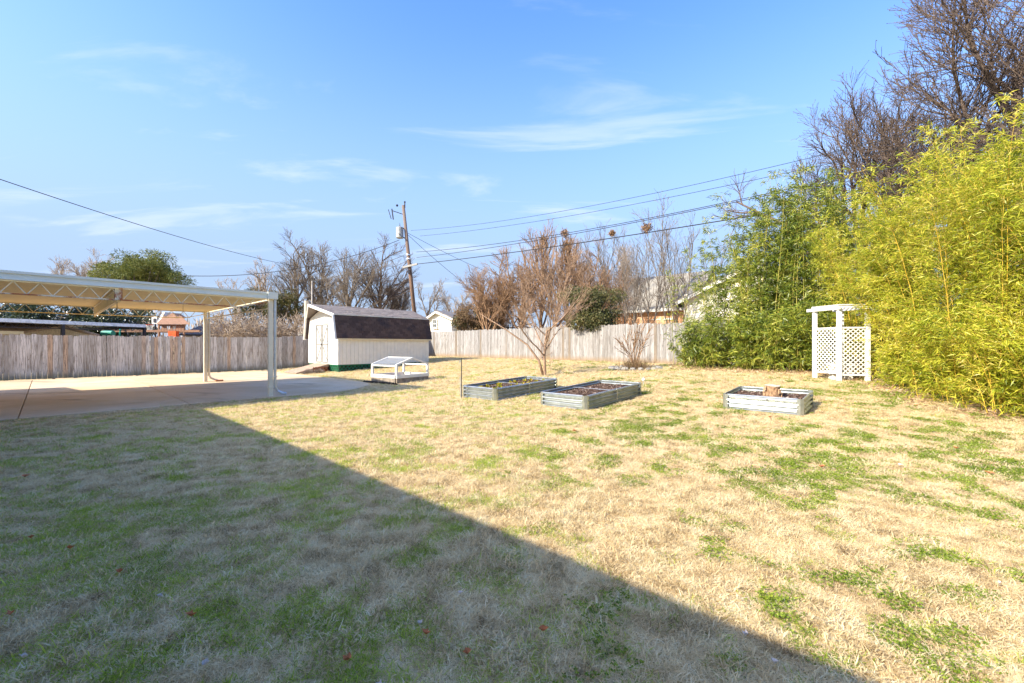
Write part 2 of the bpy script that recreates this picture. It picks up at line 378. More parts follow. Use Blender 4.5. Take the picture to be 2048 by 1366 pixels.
def tubes(Pn, Rn, S):
    """Pn (N,K,3), Rn (N,K) -> verts, quads"""
    N, K, _ = Pn.shape
    T = np.gradient(Pn, axis=1); T /= np.linalg.norm(T, axis=2, keepdims=True) + 1e-9
    d = Pn[:, -1] - Pn[:, 0]; ref = np.zeros((N, 3)); ax = np.argmin(np.abs(d), axis=1); ref[np.arange(N), ax] = 1
    ref = np.repeat(ref[:, None], K, 1); U = np.cross(T, ref); U /= np.linalg.norm(U, axis=2, keepdims=True) + 1e-9; W = np.cross(T, U)
    a = np.arange(S) * 2 * np.pi / S
    V = Pn[:, :, None] + (U[:, :, None] * np.cos(a)[None, None, :, None] + W[:, :, None] * np.sin(a)[None, None, :, None]) * Rn[:, :, None, None]
    idx = np.arange(N * K * S).reshape(N, K, S); k2 = np.roll(idx, -1, axis=2)
    Fq = np.stack([idx[:, :-1], k2[:, :-1], k2[:, 1:], idx[:, 1:]], -1).reshape(-1, 4)
    return V.reshape(-1, 3), Fq
def join(parts):
    V = []; Fq = []; o = 0
    for v, f in parts: V.append(v); Fq.append(f + o); o += len(v)
    return np.concatenate(V), np.concatenate(Fq)
def unit(v): return v / (np.linalg.norm(v, axis=-1, keepdims=True) + 1e-9)

def grow(r, base, levels):
    """levels: dicts L, r, k(children), u0, ang, wig, up ; returns list of (P,R) per level"""
    out = []
    P0 = np.array([base], float); D = unit(np.array([[r.normal(0, .04), r.normal(0, .04), 1.]])); rad = np.array([levels[0]['r']]); Lp = np.array([levels[0]['L']])
    for li, lv in enumerate(levels):
        N = len(P0); K = lv.get('K', 5); step = (Lp / (K - 1))[:, None]
        pts = [P0]; d = D.copy()
        for _ in range(K - 1):
            d = unit(d + r.normal(0, lv.get('wig', .12), (N, 3)) + np.array([0, 0, lv.get('up', .05)])); pts.append(pts[-1] + d * step)
        Pn = np.stack(pts, 1); tp = lv.get('taper', .3); Rn = rad[:, None] * np.linspace(1, tp, K)[None]
        out.append((Pn, Rn))
        if li + 1 == len(levels): break
        nx = levels[li + 1]; kc = nx['k']
        u = (nx.get('u0', .3) + (1 - nx.get('u0', .3)) * (np.arange(kc)[None] + r.random((N, kc))) / kc); 
        q = u * (K - 1); i0 = np.clip(q.astype(int), 0, K - 2); f = (q - i0)[..., None]
        row = np.arange(N)[:, None]; A = Pn[row, i0]; B = Pn[row, i0 + 1]; pos = A + (B - A) * f; td = unit(B - A)
        ang = nx['ang'] * (1 + r.normal(0, .2, (N, kc))) * (1 - .35 * u * nx.get('tipclose', 1))
        rv = unit(r.normal(0, 1, (N, kc, 3))); pr = unit(np.cross(td, rv))
        if nx.get('spiral'):
            az = (np.arange(kc) * 2.4)[None] + r.random((N, 1)) * 6; pr = np.stack([np.cos(az), np.sin(az), 0 * az], -1)
        D = unit(td * np.cos(ang)[..., None] + pr * np.sin(ang)[..., None]).reshape(-1, 3)
        Lc = nx['L'] * (1 + r.normal(0, .2, (N, kc))) * (1.15 - nx.get('shrink', .6) * u)
        if nx.get('rel', False): Lc = Lc * (Lp / lv['L'])[:, None]
        Lp = np.clip(Lc, .05, None).reshape(-1); P0 = pos.reshape(-1, 3)
        rr = Rn[row, i0] * .75; rad = np.minimum(rr.reshape(-1), nx['r'])
    return out
def tree(name, base, levels, label, mat, group=None, cat='tree', seed=0, split=2, minr=.006, leaves=None):
    r = np.random.default_rng(seed); root = thing(name, base, label, cat, group)
    lv = grow(r, tuple(base), levels)
    tr = []; cr = []
    for i, (Pn, Rn) in enumerate(lv):
        S = 9 if i == 0 else 6 if i == 1 else 4 if i == 2 else 3
        (tr if i < split else cr).append(tubes(Pn, np.maximum(Rn, minr), S))
    v, f = join(tr); np_obj('trunk', v, f, mat, root, smooth=True)
    v, f = join(cr); np_obj('crown', v, f, mat, root, kind='stuff')
    return root, lv

def leaf_mesh(C0, D, L, Wd, r, fold=.25, droop=.0):
    """two triangles per leaf, folded along the midrib"""
    N = len(C0); D = unit(D); rv = unit(r.normal(0, 1, (N, 3))); side = unit(np.cross(D, rv)); nrm = np.cross(side, D)
    L = np.broadcast_to(L, (N,))[:, None]; Wd = np.broadcast_to(Wd, (N,))[:, None]
    tip = C0 + D * L + np.array([0, 0, -1]) * droop * L; mid = C0 + D * L * .45
    a = mid + side * Wd * .5 + nrm * Wd * fold * .5; b = mid - side * Wd * .5 + nrm * Wd * fold * .5
    V = np.stack([C0, a, tip, b], 1).reshape(-1, 3); i = np.arange(N) * 4
    F3 = np.concatenate([np.stack([i, i + 1, i + 2], 1), np.stack([i, i + 2, i + 3], 1)])
    return V, F3

def cloud(r, centers, radii, n, flat=1.):
    """points mostly near the skins of overlapping ellipsoids"""
    k = r.integers(0, len(centers), n); d = unit(r.normal(0, 1, (n, 3))); q = r.random(n) ** .35
    return centers[k] + d * radii[k] * q[:, None], d

# ================================================================== GROUND
xs = np.concatenate([[-900, -300, -120, -70], np.arange(-45, 30, .4), [35, 60, 120, 300, 900]])
ys = np.concatenate([[-900, -200, -60, -25], np.arange(-12, 45, .4), [50, 70, 120, 300, 900]])
X, Y = np.meshgrid(xs, ys, indexing='ij'); Zg = ground_z(X, Y)
idx = np.arange(X.size).reshape(X.shape)
Fq = np.stack([idx[:-1, :-1], idx[1:, :-1], idx[1:, 1:], idx[:-1, 1:]], -1).reshape(-1, 4)
gnd = np_obj('ground', np.stack([X, Y, Zg], -1).reshape(-1, 3), Fq, M['soil_lawn'], None, 'structure', True)

# concrete parking slab in panels with open joints
slab = thing('concrete_slab', P(3, 17, 0), None, None); tag(slab, kind='structure')
cutn = [-14, -9, -5.2, -2.9, -.35, 2.25, 5.55, 7.9]; cuts = [12.1, 17.6, 24.9]
for i in range(len(cutn) - 1):
    for j in range(2):
        n0, n1, s0, s1 = cutn[i] + .008, cutn[i + 1] - .008, cuts[j] + .008, cuts[j + 1] - .008
        m = MB()
        if i == 6 and j == 0: pts = [(n0, s0 - .05), (6.3, 12.35), (7.3, 13.2), (n1, 14.0), (n1, s1), (n0, s1)]
        else: pts = [(n0, s0), (n1, s0), (n1, s1), (n0, s1)]
        m.prism([P(a, b, -.10) for a, b in pts], (0, 0, .14 + .003 * ((i * 3 + j) % 3)))
        m.build('concrete_panel', M['concrete'], slab, bevel=.006)
# poured strip between slab and fence, dull with dirt
# ================================================================== HOUSE BEHIND THE CAMERA (casts the big shadow)
def gable_house(root, n0, n1, s0, s1, wall_h, ridge_axis, ridge_h, over, wallm, roofm, base=0., th=.16):
    MB().ybox(n0, n1, s0, s1, base, wall_h).build('wall', wallm, root)
    m = MB(); g = MB()
    if ridge_axis == 's':
        nm = (n0 + n1) / 2; k = (ridge_h - wall_h) / ((n1 - n0) / 2); ez = wall_h - k * over
        for sg in (-1, 1):
            ne = nm + sg * ((n1 - n0) / 2 + over)
            pts = [P(nm, s0 - over, ridge_h), P(ne, s0 - over, ez), P(ne, s0 - over, ez + th), P(nm, s0 - over, ridge_h + th)]
            m.prism(pts, SV * (s1 - s0 + 2 * over))
        for ss in (s0, s1): MB().prism([P(n0, ss, wall_h), P(n1, ss, wall_h), P(nm, ss, ridge_h - .02)], SV * (.05 if ss == s0 else -.05)).build('gable', wallm, root)
    else:
        sm = (s0 + s1) / 2; k = (ridge_h - wall_h) / ((s1 - s0) / 2); ez = wall_h - k * over
        for sg in (-1, 1):
            se = sm + sg * ((s1 - s0) / 2 + over)
            pts = [P(n0 - over, sm, ridge_h), P(n0 - over, se, ez), P(n0 - over, se, ez + th), P(n0 - over, sm, ridge_h + th)]
            m.prism(pts, NV * (n1 - n0 + 2 * over))
        for nn in (n0, n1): MB().prism([P(nn, s0, wall_h), P(nn, s1, wall_h), P(nn, sm, ridge_h - .02)], NV * (.05 if nn == n0 else -.05)).build('gable', wallm, root)
    m.build('roof', roofm, root)
h = thing('house', P(-8, 0, 0), 'low white house behind the lawn whose eave shades the near grass', 'house')
gable_house(h, -12.5, -2.2, -22, 11.86, 2.62, 's', 3.4, .5, M['vinyl'], M['roofgrey'])
gar = thing('garage', P(-9, 16, 0), 'white garage wing at the inner end of the metal carport', 'garage')
gable_house(gar, -12, -4.4, 12.4, 20.6, 2.9, 'n', 3.4, .4, M['vinyl'], M['roofgrey'])

# ================================================================== CARPORT
T0, T1, S0, S1, ZR = 4.08, -3.85, 12.3, 19.06, 2.62
cp = thing('metal_carport', P(T0, S0, 0), 'cream metal carport with zigzag truss beams over the concrete slab', 'carport')
# roof deck: shallow ribbed pans running along n
prof = []
k = 0; s_ = S0 + .05
while s_ < S1 - .1:
    prof += [(s_, ZR + .02), (s_ + .17, ZR + .02), (s_ + .19, ZR + .06), (s_ + .21, ZR + .06)]; s_ += .23
m = MB()
for i in range(len(prof) - 1):
    (a, za), (b, zb) = prof[i], prof[i + 1]
    m.poly([P(T0 - .05, a, za), P(T1, a, za), P(T1, b, zb), P(T0 - .05, b, zb)])
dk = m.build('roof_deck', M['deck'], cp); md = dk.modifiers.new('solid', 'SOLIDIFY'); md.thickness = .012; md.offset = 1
def fascia(a, b, nm='fascia', mat='fascia'):
    m = MB(); d = (b - a).normalized(); out = d.cross(UP)
    m.bar(a + UP * .085, b + UP * .085, .05, .17); q = out * .035
    m.bar(a + UP * .145 + q * 1.0, b + UP * .145 + q * 1.0, .03, .05); m.bar(a + UP * .012 + q, b + UP * .012 + q, .02, .024)
    return m.build(nm, M[mat], cp)
fascia(P(T1, S0, ZR), P(T0, S0, ZR)); fascia(P(T0, S1, ZR), P(T1, S1, ZR), mat='deck')  # rear fascia wears the painted bounce yellow too
fascia(P(T0 + .03, S0 - .03, ZR), P(T0 + .03, S1 + .03, ZR), mat='cream')
MB().ybox(T0 - .16, T0 + .08, S0 - .085, S0 - .03, ZR - .004, ZR + .178).build('corner_cap', M['fascia'], cp)
def truss(ss, mchord, mweb, z1=ZR - .25):
    zt = ZR - .01
    MB().bar(P(T1, ss, zt), P(T0 - .1, ss, zt), .05, .025).build('top_chord', M[mweb], cp)
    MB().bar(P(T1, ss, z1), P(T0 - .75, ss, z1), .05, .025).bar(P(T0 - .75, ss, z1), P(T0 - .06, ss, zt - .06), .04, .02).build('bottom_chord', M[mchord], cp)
    n = T0 - .42; up = True; st = .17; j = 0
    while n - st > T1 and j < 60:
        a = P(n, ss, zt if up else z1); b = P(n - st, ss, z1 if up else zt)
        if j == 0: a = P(n, ss, zt)
        MB().bar(a, b, .022, .016).build('web_bar', M[mweb], cp); n -= st; up = not up; j += 1
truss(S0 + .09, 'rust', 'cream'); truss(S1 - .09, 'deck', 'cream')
# end pipe and cross truss
MB().bar(P(T0 - .1, S0 + .1, ZR - .25), P(T0 - .1, S1 - .1, ZR - .24), .03).build('end_pipe', M['cream'], cp)
TC = T0 - 3.03
MB().bar(P(TC, S0 + .1, ZR - .01), P(TC, S1 - .1, ZR - .01), .06, .03).build('top_chord', M['cream'], cp)
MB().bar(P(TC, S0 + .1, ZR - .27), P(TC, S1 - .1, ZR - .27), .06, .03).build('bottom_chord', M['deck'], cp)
for i in range(27):
    q = S0 + .3 + i * .245; MB().bar(P(TC, q, ZR - .27), P(TC, q + .05, ZR - .01), .035, .014).build('web_bar', M['cream'], cp)
MB().ybox(TC - .06, TC + .06, S0 + .05, S0 + .2, ZR - .25, ZR).build('end_plate', M['rust'], cp, 'rusty end plate of the cross truss')
MB().ybox(TC - .03, TC + .03, S1 - .2, S1 - .1, ZR - .33, ZR).build('end_plate', M['cream'], cp)
def post(n, s, spout=1, spm='galv'):
    m = MB(); m.ybox(n - .055, n + .055, s - .05, s + .05, .03, ZR + .01)
    m.ybox(n - .062, n + .062, s - .057, s + .057, .25, .30)
    o = m.build('post', M['cream'], cp, bevel=.008)
    if spout:
        a = P(n + .11, s - .01, 0)
        m = MB().tube([a + UP * ZR, a + UP * .28, a + UP * .17 + NV * .06, a + UP * .10 + NV * .18 - SV * .03, a + UP * .085 + NV * .26 - SV * .04], .036, 8)
        m.bar(a + UP * .55 - NV * .14, a + UP * .55 + NV * .045, .10, .02)
        m.build('downspout', M[spm], cp, smooth=False)
post(T0 - .06, S0 + .05); post(T0 - .1, S1 - .06, 1, 'cream'); post(T1 + .2, S0 + .05, 0); post(T1 + .2, S1 - .06, 0)
br = MB().ybox(T0 + .16, T0 + .40, S1 - .35, S1 - .25, .045, .105).build('brick', plain('red_brick', (.42, .19, .10), .9), None, bevel=.006)
tag(br, 'single brick under the downspout of the rear carport post', 'brick')
for i, (n, s) in enumerate(((TC, S0 + .3), (TC, S0 + .5), (T0 - 1.9, S0 + .2))):
    MB().tube([P(n, s, ZR - .26), P(n, s, ZR - .58)], .004, 4).build('hanging_wire', M['wire'], cp)

# ================================================================== FENCES
def picket_mesh(w, h, mat, seed):
    r = random.Random(seed); t = .016; e = .03
    pts = [(-w / 2, 0), (w / 2, 0), (w / 2 + r.uniform(-.002, .002), h - e), (w / 2 - e, h), (-w / 2 + e, h), (-w / 2, h - e)]
    m = MB().prism([Vector((x, 0, z)) for x, z in pts], (0, t, 0))
    me = bpy.data.meshes.new('picket'); me.from_pydata([tuple(v) for v in m.v], [], m.f); me.update(); me.materials.append(mat); return me
def fence(root, a, b, mat, hgt, pitch, seed, behind, gap_at=()):
    r = random.Random(seed); a = Vector(a); b = Vector(b); d = (b - a); L = d.length; d.normalize(); nb = behind
    widths = [pitch * .97, pitch * .955, pitch * .985]
    meshes = [picket_mesh(widths[i % 3], hgt + (i - 3) * .009, mat, seed + i) for i in range(7)]
    ang = math.atan2(d.y, d.x); n = int(L / pitch)
    if (Matrix.Rotation(ang, 3, 'Z') @ Vector((0, 1, 0))).dot(nb) < 0: ang += math.pi
    for i in range(n):
        p = a + d * (pitch * (i + .5)); z = float(ground_z(p.x, p.y))
        o = bpy.data.objects.new('picket', r.choice(meshes)); C.objects.link(o); o.parent = root
        o.location = p + nb * r.uniform(0, .006) - Vector(root.location) + Vector((0, 0, z + .03 + r.uniform(-.012, .012)))
        o.rotation_euler = (r.uniform(-.008, .008), r.uniform(-.006, .006), ang + r.uniform(-.02, .02))
    for hz in (.35, 1.0, 1.55):
        m = MB(); k = max(2, int(L / 2.4))
        for i in range(k):
            p = a + d * L * i / k + nb * .045; q = a + d * L * (i + 1) / k + nb * .045
            p.z = float(ground_z(p.x, p.y)) + hz; q.z = float(ground_z(q.x, q.y)) + hz; m.bar(p, q, .04, .09)
        m.build('rail', M['oldwood'], root)
    k = int(L / 2.4)
    for i in range(k + 1):
        p = a + d * L * i / k + nb * .115; z = float(ground_z(p.x, p.y)); MB().box(p + UP * (z + hgt / 2 - .05), (.045, .045, hgt / 2 - .02), (d, nb, UP)).build('post', M['oldwood'], root)
NF, SF = 18.4, 25.5
fl = thing('wooden_fence', P(9, SF, 0), 'grey weathered picket fence in shade behind the concrete slab', 'fence')
fence(fl, P(-7.5, SF), P(10.5, SF), M['picket_l'], 1.78, .145, 11, SV)
fence(fl, P(10.5, SF), P(19.8, 26.75), M['picket_l'], 1.78, .145, 13, SV)
fr = thing('wooden_fence', P(NF, 9, 0), 'pale sunlit picket fence across the back of the lawn', 'fence')
fence(fr, P(19.76, SF + 1.2), P(18.2, -2), M['picket_r'], 1.84, .145, 12, NV)

# ================================================================== SHED
N0, SH0, SL, SW = 9.45, 19.9, 5.3, 3.4
ZB, ZE, ZK, ZP = .45, 1.72, 2.84, 3.38
shed = thing('garden_shed', P(N0, SH0, float(ground_z(*P(N0, SH0)[:2]))), 'white gambrel roofed garden shed with brown shingles and double door', 'shed')
zg = .10
body = [(SH0, ZB), (SH0 + SW, ZB), (SH0 + SW, 1.9), (SH0 + SW - .12, ZK - .09), (SH0 + SW / 2, ZP - .10), (SH0 + .12, ZK - .09), (SH0, 1.9)]
MB().prism([P(N0, s, z) for s, z in body], NV * SL).build('wall', M['vinyl'], shed)
# grooved siding boards on the two visible faces
m = MB(); k = 26
for i in range(k):
    a = N0 + SL * i / k; b = N0 + SL * (i + 1) / k - .012
    m.ybox(a, b, SH0 - .016, SH0 + .001, ZB, 1.80)
m.build('side_siding', M['vinyl'], shed)
def roof_z(s):
    w = min(s - SH0, SH0 + SW - s)
    return 1.9 + (ZK - .09 - 1.9) * w / .12 if w < .12 else ZK - .09 + (ZP - ZK - .01) * (w - .12) / (SW / 2 - .12)
m = MB(); k = 17
for i in range(k):
    a = SH0 + SW * i / k + .002; b = SH0 + SW * (i + 1) / k - .012
    m.prism([P(N0 - .016, a, ZB), P(N0 - .016, b, ZB), P(N0 - .016, b, roof_z(b)), P(N0 - .016, a, roof_z(a))], NV * .017)
m.build('front_siding', M['white'], shed)
MB().ybox(N0 - .03, N0 + .08, SH0 - .03, SH0 - .017, ZB, 1.75).ybox(N0 - .03, N0 - .017, SH0 - .029, SH0 + .08, ZB, 1.75).build('corner_trim', M['white'], shed)
# gambrel roof with a prow at the front peak
mid = SH0 + SW / 2; fe = N0 - .15; pe = N0 - .70; bk = N0 + SL + .12
def roofpt(n, s, z): return P(n, s, z)
near_e, near_k, far_k, far_e = SH0 - .11, SH0 + .16, SH0 + SW - .16, SH0 + SW + .11
def slabq(pts, th, up):
    m = MB(); m.prism(pts, up * th); return m
up1 = (P(0, -1.2, .27)).normalized()
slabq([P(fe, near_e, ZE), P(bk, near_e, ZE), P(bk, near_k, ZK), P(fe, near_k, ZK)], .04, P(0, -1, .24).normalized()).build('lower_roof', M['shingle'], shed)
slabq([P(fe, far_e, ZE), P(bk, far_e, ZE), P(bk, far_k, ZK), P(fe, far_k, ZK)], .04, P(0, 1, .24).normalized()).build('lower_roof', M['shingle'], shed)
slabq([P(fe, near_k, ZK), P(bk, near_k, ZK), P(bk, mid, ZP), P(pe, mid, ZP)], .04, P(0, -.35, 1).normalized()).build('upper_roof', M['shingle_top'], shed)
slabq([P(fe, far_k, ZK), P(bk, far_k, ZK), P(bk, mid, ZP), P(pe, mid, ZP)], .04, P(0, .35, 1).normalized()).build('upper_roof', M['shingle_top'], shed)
# shingle tabs
def shingles(a0, a1, b0, b1, rows, tab, mat, nm, out):
    """a0->a1 lower edge, b0->b1 upper edge"""
    m = MB(); r = random.Random(5)
    for j in range(rows):
        u0 = j / rows; u1 = (j + 1.12) / rows; lo0 = a0.lerp(b0, u0); lo1 = a1.lerp(b1, u0); hi0 = a0.lerp(b0, min(u1, 1)); hi1 = a1.lerp(b1, min(u1, 1))
        L = (lo1 - lo0).length; k = int(L / tab) + 1; off = (j % 2) * .5
        for i in range(-1, k + 1):
            x0 = max(0, (i + off) / k); x1 = min(1, (i + off + 1) / k) - .012 / L
            if x1 - x0 < .004: continue
            w = r.uniform(.008, .026)
            m.prism([lo0.lerp(lo1, x0) + out * .041, lo0.lerp(lo1, x1) + out * .041, hi0.lerp(hi1, x1) + out * .041, hi0.lerp(hi1, x0) + out * .041], out * w)
    m.build(nm, M[mat], shed, kind='stuff')
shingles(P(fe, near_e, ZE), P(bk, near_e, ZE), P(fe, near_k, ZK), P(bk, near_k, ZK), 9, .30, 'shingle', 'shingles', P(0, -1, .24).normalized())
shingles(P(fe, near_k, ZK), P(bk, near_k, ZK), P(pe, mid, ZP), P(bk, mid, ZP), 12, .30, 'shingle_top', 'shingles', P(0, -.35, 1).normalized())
# white rake boards
for a, b in ((P(fe - .02, near_e - .03, ZE - .04), P(fe - .02, near_k - .03, ZK + .02)), (P(fe - .02, near_k - .03, ZK + .0), P(pe - .02, mid, ZP - .01)), (P(pe - .02, mid, ZP - .01), P(fe - .02, far_k + .03, ZK)), (P(fe - .02, far_k + .03, ZK + .02), P(fe - .02, far_e + .03, ZE - .04))):
    MB().bar(a, b, .035, .13, NV if abs((b - a).z) > 1 else UP).build('rake_board', M['white'], shed)
MB().bar(P(fe, near_e - .005, ZE - .03), P(bk, near_e - .005, ZE - .03), .03, .06).build('eave_board', M['cream'], shed)
for i in range(33):
    pp = P(fe + .1 + i * .165, near_k - .055, ZK - .015)
MB().bar(P(fe, near_k - .06, ZK + .03), P(bk, near_k - .06, ZK + .03), .02, .03).build('drip_edge', M['fascia'], shed)
# door
dn, ds0, ds1, dz0, dz1 = N0 - .03, SH0 + .98, SH0 + 2.38, .50, 2.46
for j in range(2):
    a = ds0 + j * .70 + .010; b = a + .680
    dr = MB().ybox(dn - .012, dn + .012, a, b, dz0, dz1).build('door', M['doorpaint'], shed)
    zm = (dz0 + dz1) / 2 - .04
    for (p, q) in (((a + .06, dz0 + .04), (a + .06, dz1 - .04)), ((b - .06, dz0 + .04), (b - .06, dz1 - .04)), ((a + .08, dz0 + .05), (b - .08, dz0 + .05)), ((a + .08, dz1 - .05), (b - .08, dz1 - .05)), ((a + .08, zm), (b - .08, zm))):
        m = MB().bar(P(dn - .024, *p), P(dn - .024, *q), .02, .045, UP) if p[0] != q[0] else MB().ybox(dn - .034, dn - .013, p[0] - .02, p[0] + .02, p[1], q[1])
        m.v = [v for v in m.v]; o = m.build('trim_board', M['trimgrey'], dr)
    c0 = a + .08 if j == 0 else b - .08; c1 = b - .08 if j == 0 else a + .08
    for (p, q) in (((c0, dz0 + .1), (c1, zm - .06)), ((c0, dz1 - .1), (c1, zm + .06))):
        MB().bar(P(dn - .021, *p), P(dn - .021, *q), .065, .014, NV).build('brace_board', M['trimgrey'], dr)  # thin grey boards drawn as the dirt and shadow lines of the bracing
MB().ybox(dn - .01, dn + .014, ds0 - .12, ds0 - .035, dz0, dz1 + .12).ybox(dn - .01, dn + .014, ds1 + .035, ds1 + .12, dz0, dz1 + .12).ybox(dn - .01, dn + .014, ds0 - .034, ds1 + .034, dz1 + .035, dz1 + .12).build('door_frame', M['white'], shed)
MB().ybox(dn + .0125, dn + .0135, ds0 - .04, ds1 + .04, dz0 - .02, dz1 + .04).build('door_gap_shade', M['trimgrey'], shed)  # grey plate added for the shadow in the gap round the doors
MB().ybox(dn - .07, dn - .036, (ds0 + ds1) / 2 - .04, (ds0 + ds1) / 2 + .03, 1.40, 1.47).build('latch', M['dark'], dr)
for z in (.75, 1.5, 2.25):
    for q in (ds0 + .01, ds1 - .01): MB().ybox(dn - .042, dn - .035, q - .05, q + .05, z - .025, z + .025).build('hinge', M['galv'], shed)
MB().ybox(N0 - .01, N0 + .02, mid - .12, mid + .12, 2.95, 3.05).build('vent', M['dark'], shed)
# green lattice skirt
MB().ybox(N0 + .12, N0 + SL - .02, SH0 + .12, SH0 + SW - .1, -.1, ZB - .002).build('foundation', M['void'], shed)  # near-black block fills the space behind the lattice
m = MB(); zt = ZB - .01
def lat_strip(org, dr, L, z0, z1, w, pitch, m, th=.008):
    H = z1 - z0; k = int((L + H) / pitch)
    out = dr.cross(UP)
    for sgn in (1, -1):
        for i in range(-int(H / pitch) - 1, int(L / pitch) + 2):
            x0 = i * pitch; pa, pb = (x0, z0), (x0 + H, z1)
            if sgn < 0: pa, pb = (x0 + H, z0), (x0, z1)
            (xa, za), (xb, zb) = pa, pb
            def clip(xa, za, xb, zb):
                t0, t1 = 0., 1.
                dx = xb - xa
                for lim, s in ((0, 1), (L, -1)):
                    da = (xa - lim) * s; db = (xb - lim) * s
                    if da < 0 and db < 0: return None
                    if da < 0: t0 = max(t0, -da / (db - da))
                    if db < 0: t1 = min(t1, 1 - (-db) / (da - db))
                if t1 - t0 < .03: return None
                return xa + dx * t0, za + (zb - za) * t0, xa + dx * t1, za + (zb - za) * t1
            q = clip(xa, za, xb, zb)
            if not q: continue
            o = out * (th * .55 * sgn)
            m.bar(org + dr * q[0] + UP * q[1] + o, org + dr * q[2] + UP * q[3] + o, w, th, out)
zsk = .06
lat_strip(P(N0, SH0 + .02, 0), NV, SL, zsk, zt, .034, .19, m); lat_strip(P(N0 + .02, SH0, 0), SV, .95, zsk, zt, .034, .19, m); lat_strip(P(N0 + .02, SH0 + 2.45, 0), SV, .95, zsk, zt, .034, .19, m)
for a, b in ((P(N0, SH0, zt - .015), P(N0 + SL, SH0, zt - .015)), (P(N0, SH0, zsk), P(N0 + SL, SH0, zsk + .12)), (P(N0, SH0, zt - .015), P(N0, SH0 + .95, zt - .015)), (P(N0, SH0, zsk), P(N0, SH0 + .95, zsk))): m.bar(a, b, .02, .035)
m.build('lattice_skirt', M['green_lat'], shed, kind='stuff')
# ramp of cross boards
rp = thing('wooden_ramp', P(8.7, SH0 + 1.6, .05), 'brown board ramp leading up to the shed door', 'ramp')
ra0, ra1, rs0, rs1 = 7.85, N0 - .06, SH0 + .9, SH0 + 2.4
k = 12
for i in range(k):
    u0, u1 = i / k, (i + 1) / k - .008; za = .06 + .38 * u0; zb = .06 + .38 * u1; na = ra0 + (ra1 - ra0) * u0; nb_ = ra0 + (ra1 - ra0) * u1
    MB().prism([P(na, rs0, za), P(nb_, rs0, zb), P(nb_, rs0, zb + .03), P(na, rs0, za + .03)], SV * (rs1 - rs0)).build('board', M['ramp'], rp)
MB().bar(P(ra0 + .05, rs0 + .03, .05), P(ra1, rs0 + .03, .40), .04, .08).bar(P(ra0 + .05, rs1 - .03, .05), P(ra1, rs1 - .03, .40), .04, .08).build('stringer', M['ramp'], rp)
m = MB(); lat_strip(P(ra1 - .75, rs0 - .01, 0), NV, .72, .07, .33, .05, .14, m, .012); m.build('side_lattice', M['red_lat'], rp, kind='stuff')
# tan vent pipe and pale mast behind the shed
def stick_thing(name, a, b, r, mat, label, cat, sides=8, parts=None):
    o = MB().tube([a, b], r, sides).build(name, mat, None, loc=a); return tag(o, label, cat)
stick_thing('mast', at(623.5, 31, .3), at(624, 31, zat(562, 31)), .05, plain('mast_grey', (.45, .42, .38), .7), 'thin pale grey mast rising behind the peak of the shed', 'mast')
stick_thing('stub_post', at(613.5, 27, .3), at(613.5, 27, zat(602, 27)), .16, plain('stub_wood', (.55, .48, .36), .8), 'short thick tan post just behind the shed peak', 'post')

# ================================================================== COLD FRAME
pN = Vector((-4.04, 14.85, 0)); dR = Vector((.55, .835, 0)).normalized(); dL = Vector((-dR.y, dR.x, 0)); LR, LL = 1.55, 1.32
zc = float(ground_z(pN.x, pN.y)) - .0
cf = thing('cold_frame', pN + UP * zc, 'white mini greenhouse frame on a timber box near the slab corner', 'cold frame')
def cfp(r_, l_, z): return pN + dR * r_ + dL * l_ + UP * z
def frame_box(z0, z1, th, mat, nm, ins=0.):
    for (a, b) in (((ins, ins), (LR - ins, ins)), ((ins, LL - ins), (LR - ins, LL - ins)), ((ins, ins + th), (ins, LL - ins - th)), ((LR - ins, ins + th), (LR - ins, LL - ins - th))):
        MB().bar(cfp(*a, (z0 + z1) / 2), cfp(*b, (z0 + z1) / 2), th, z1 - z0).build(nm, M[mat], cf, bevel=.004)
frame_box(-.03, .22, .05, 'oldwood', 'base_board'); frame_box(.224, .34, .06, 'white', 'frame_board', -.012)
for (a, b) in ((.02, .02), (LR - .02, .02), (.02, LL - .02), (LR - .02, LL - .02)):
    MB().bar(cfp(a, b, .34), cfp(a, b, .68), .07, .07, dR).build('corner_post', M['white'], cf)
for b in (.02, LL - .02):
    MB().bar(cfp(.0, b, .69), cfp(LR / 2, b, .93), .05, .06).build('rafter', M['white'], cf); MB().bar(cfp(LR, b, .69), cfp(LR / 2, b, .93), .05, .06).build('rafter', M['white'], cf)
for a in (.02, LR - .02): MB().bar(cfp(a, .05, .66), cfp(a, LL - .05, .66), .04, .05).build('rail', M['white'], cf)
MB().bar(cfp(LR / 2, .04, .935), cfp(LR / 2, LL - .04, .935), .09, .04).build('ridge_board', M['white'], cf)
for a in (.33, 1.2): MB().bar(cfp(a, .0, -.02), cfp(a, .0, .22), .04, .06, dR).build('stake', M['oldwood'], cf)
MB().poly([cfp(.05, .06, .16), cfp(LR - .05, .06, .16), cfp(LR - .05, LL - .06, .16), cfp(.05, LL - .06, .16)]).build('soil', plain('orange_mulch', (.30, .13, .06), .95, scale=30, var=.5), cf)
m = MB()
for i in range(34): q = .06 + i * (LL - .12) / 33; m.bar(cfp(.04, q, .70), cfp(LR / 2, q, .94), .006); 
for i in range(18): u = i / 17; m.bar(cfp(.04 + u * (LR / 2 - .04), .06, .70 + u * .24), cfp(.04 + u * (LR / 2 - .04), LL - .06, .70 + u * .24), .006)
m.build('wire_mesh', M['galv'], cf, kind='stuff')
MB().bar(cfp(.0, .62, .285) - dR * .05, cfp(.0, .74, .285) - dR * .05, .02, .03).build('handle', M['galv'], cf)
st = MB().blob(cfp(-.18, .5, .05), .10, 3, sq=(1.2, 1, .5)).build('stone', M['stone'], None, loc=cfp(-.18, .5, .0)); tag(st, 'pale flat stone lying against the timber box of the cold frame', 'stone')
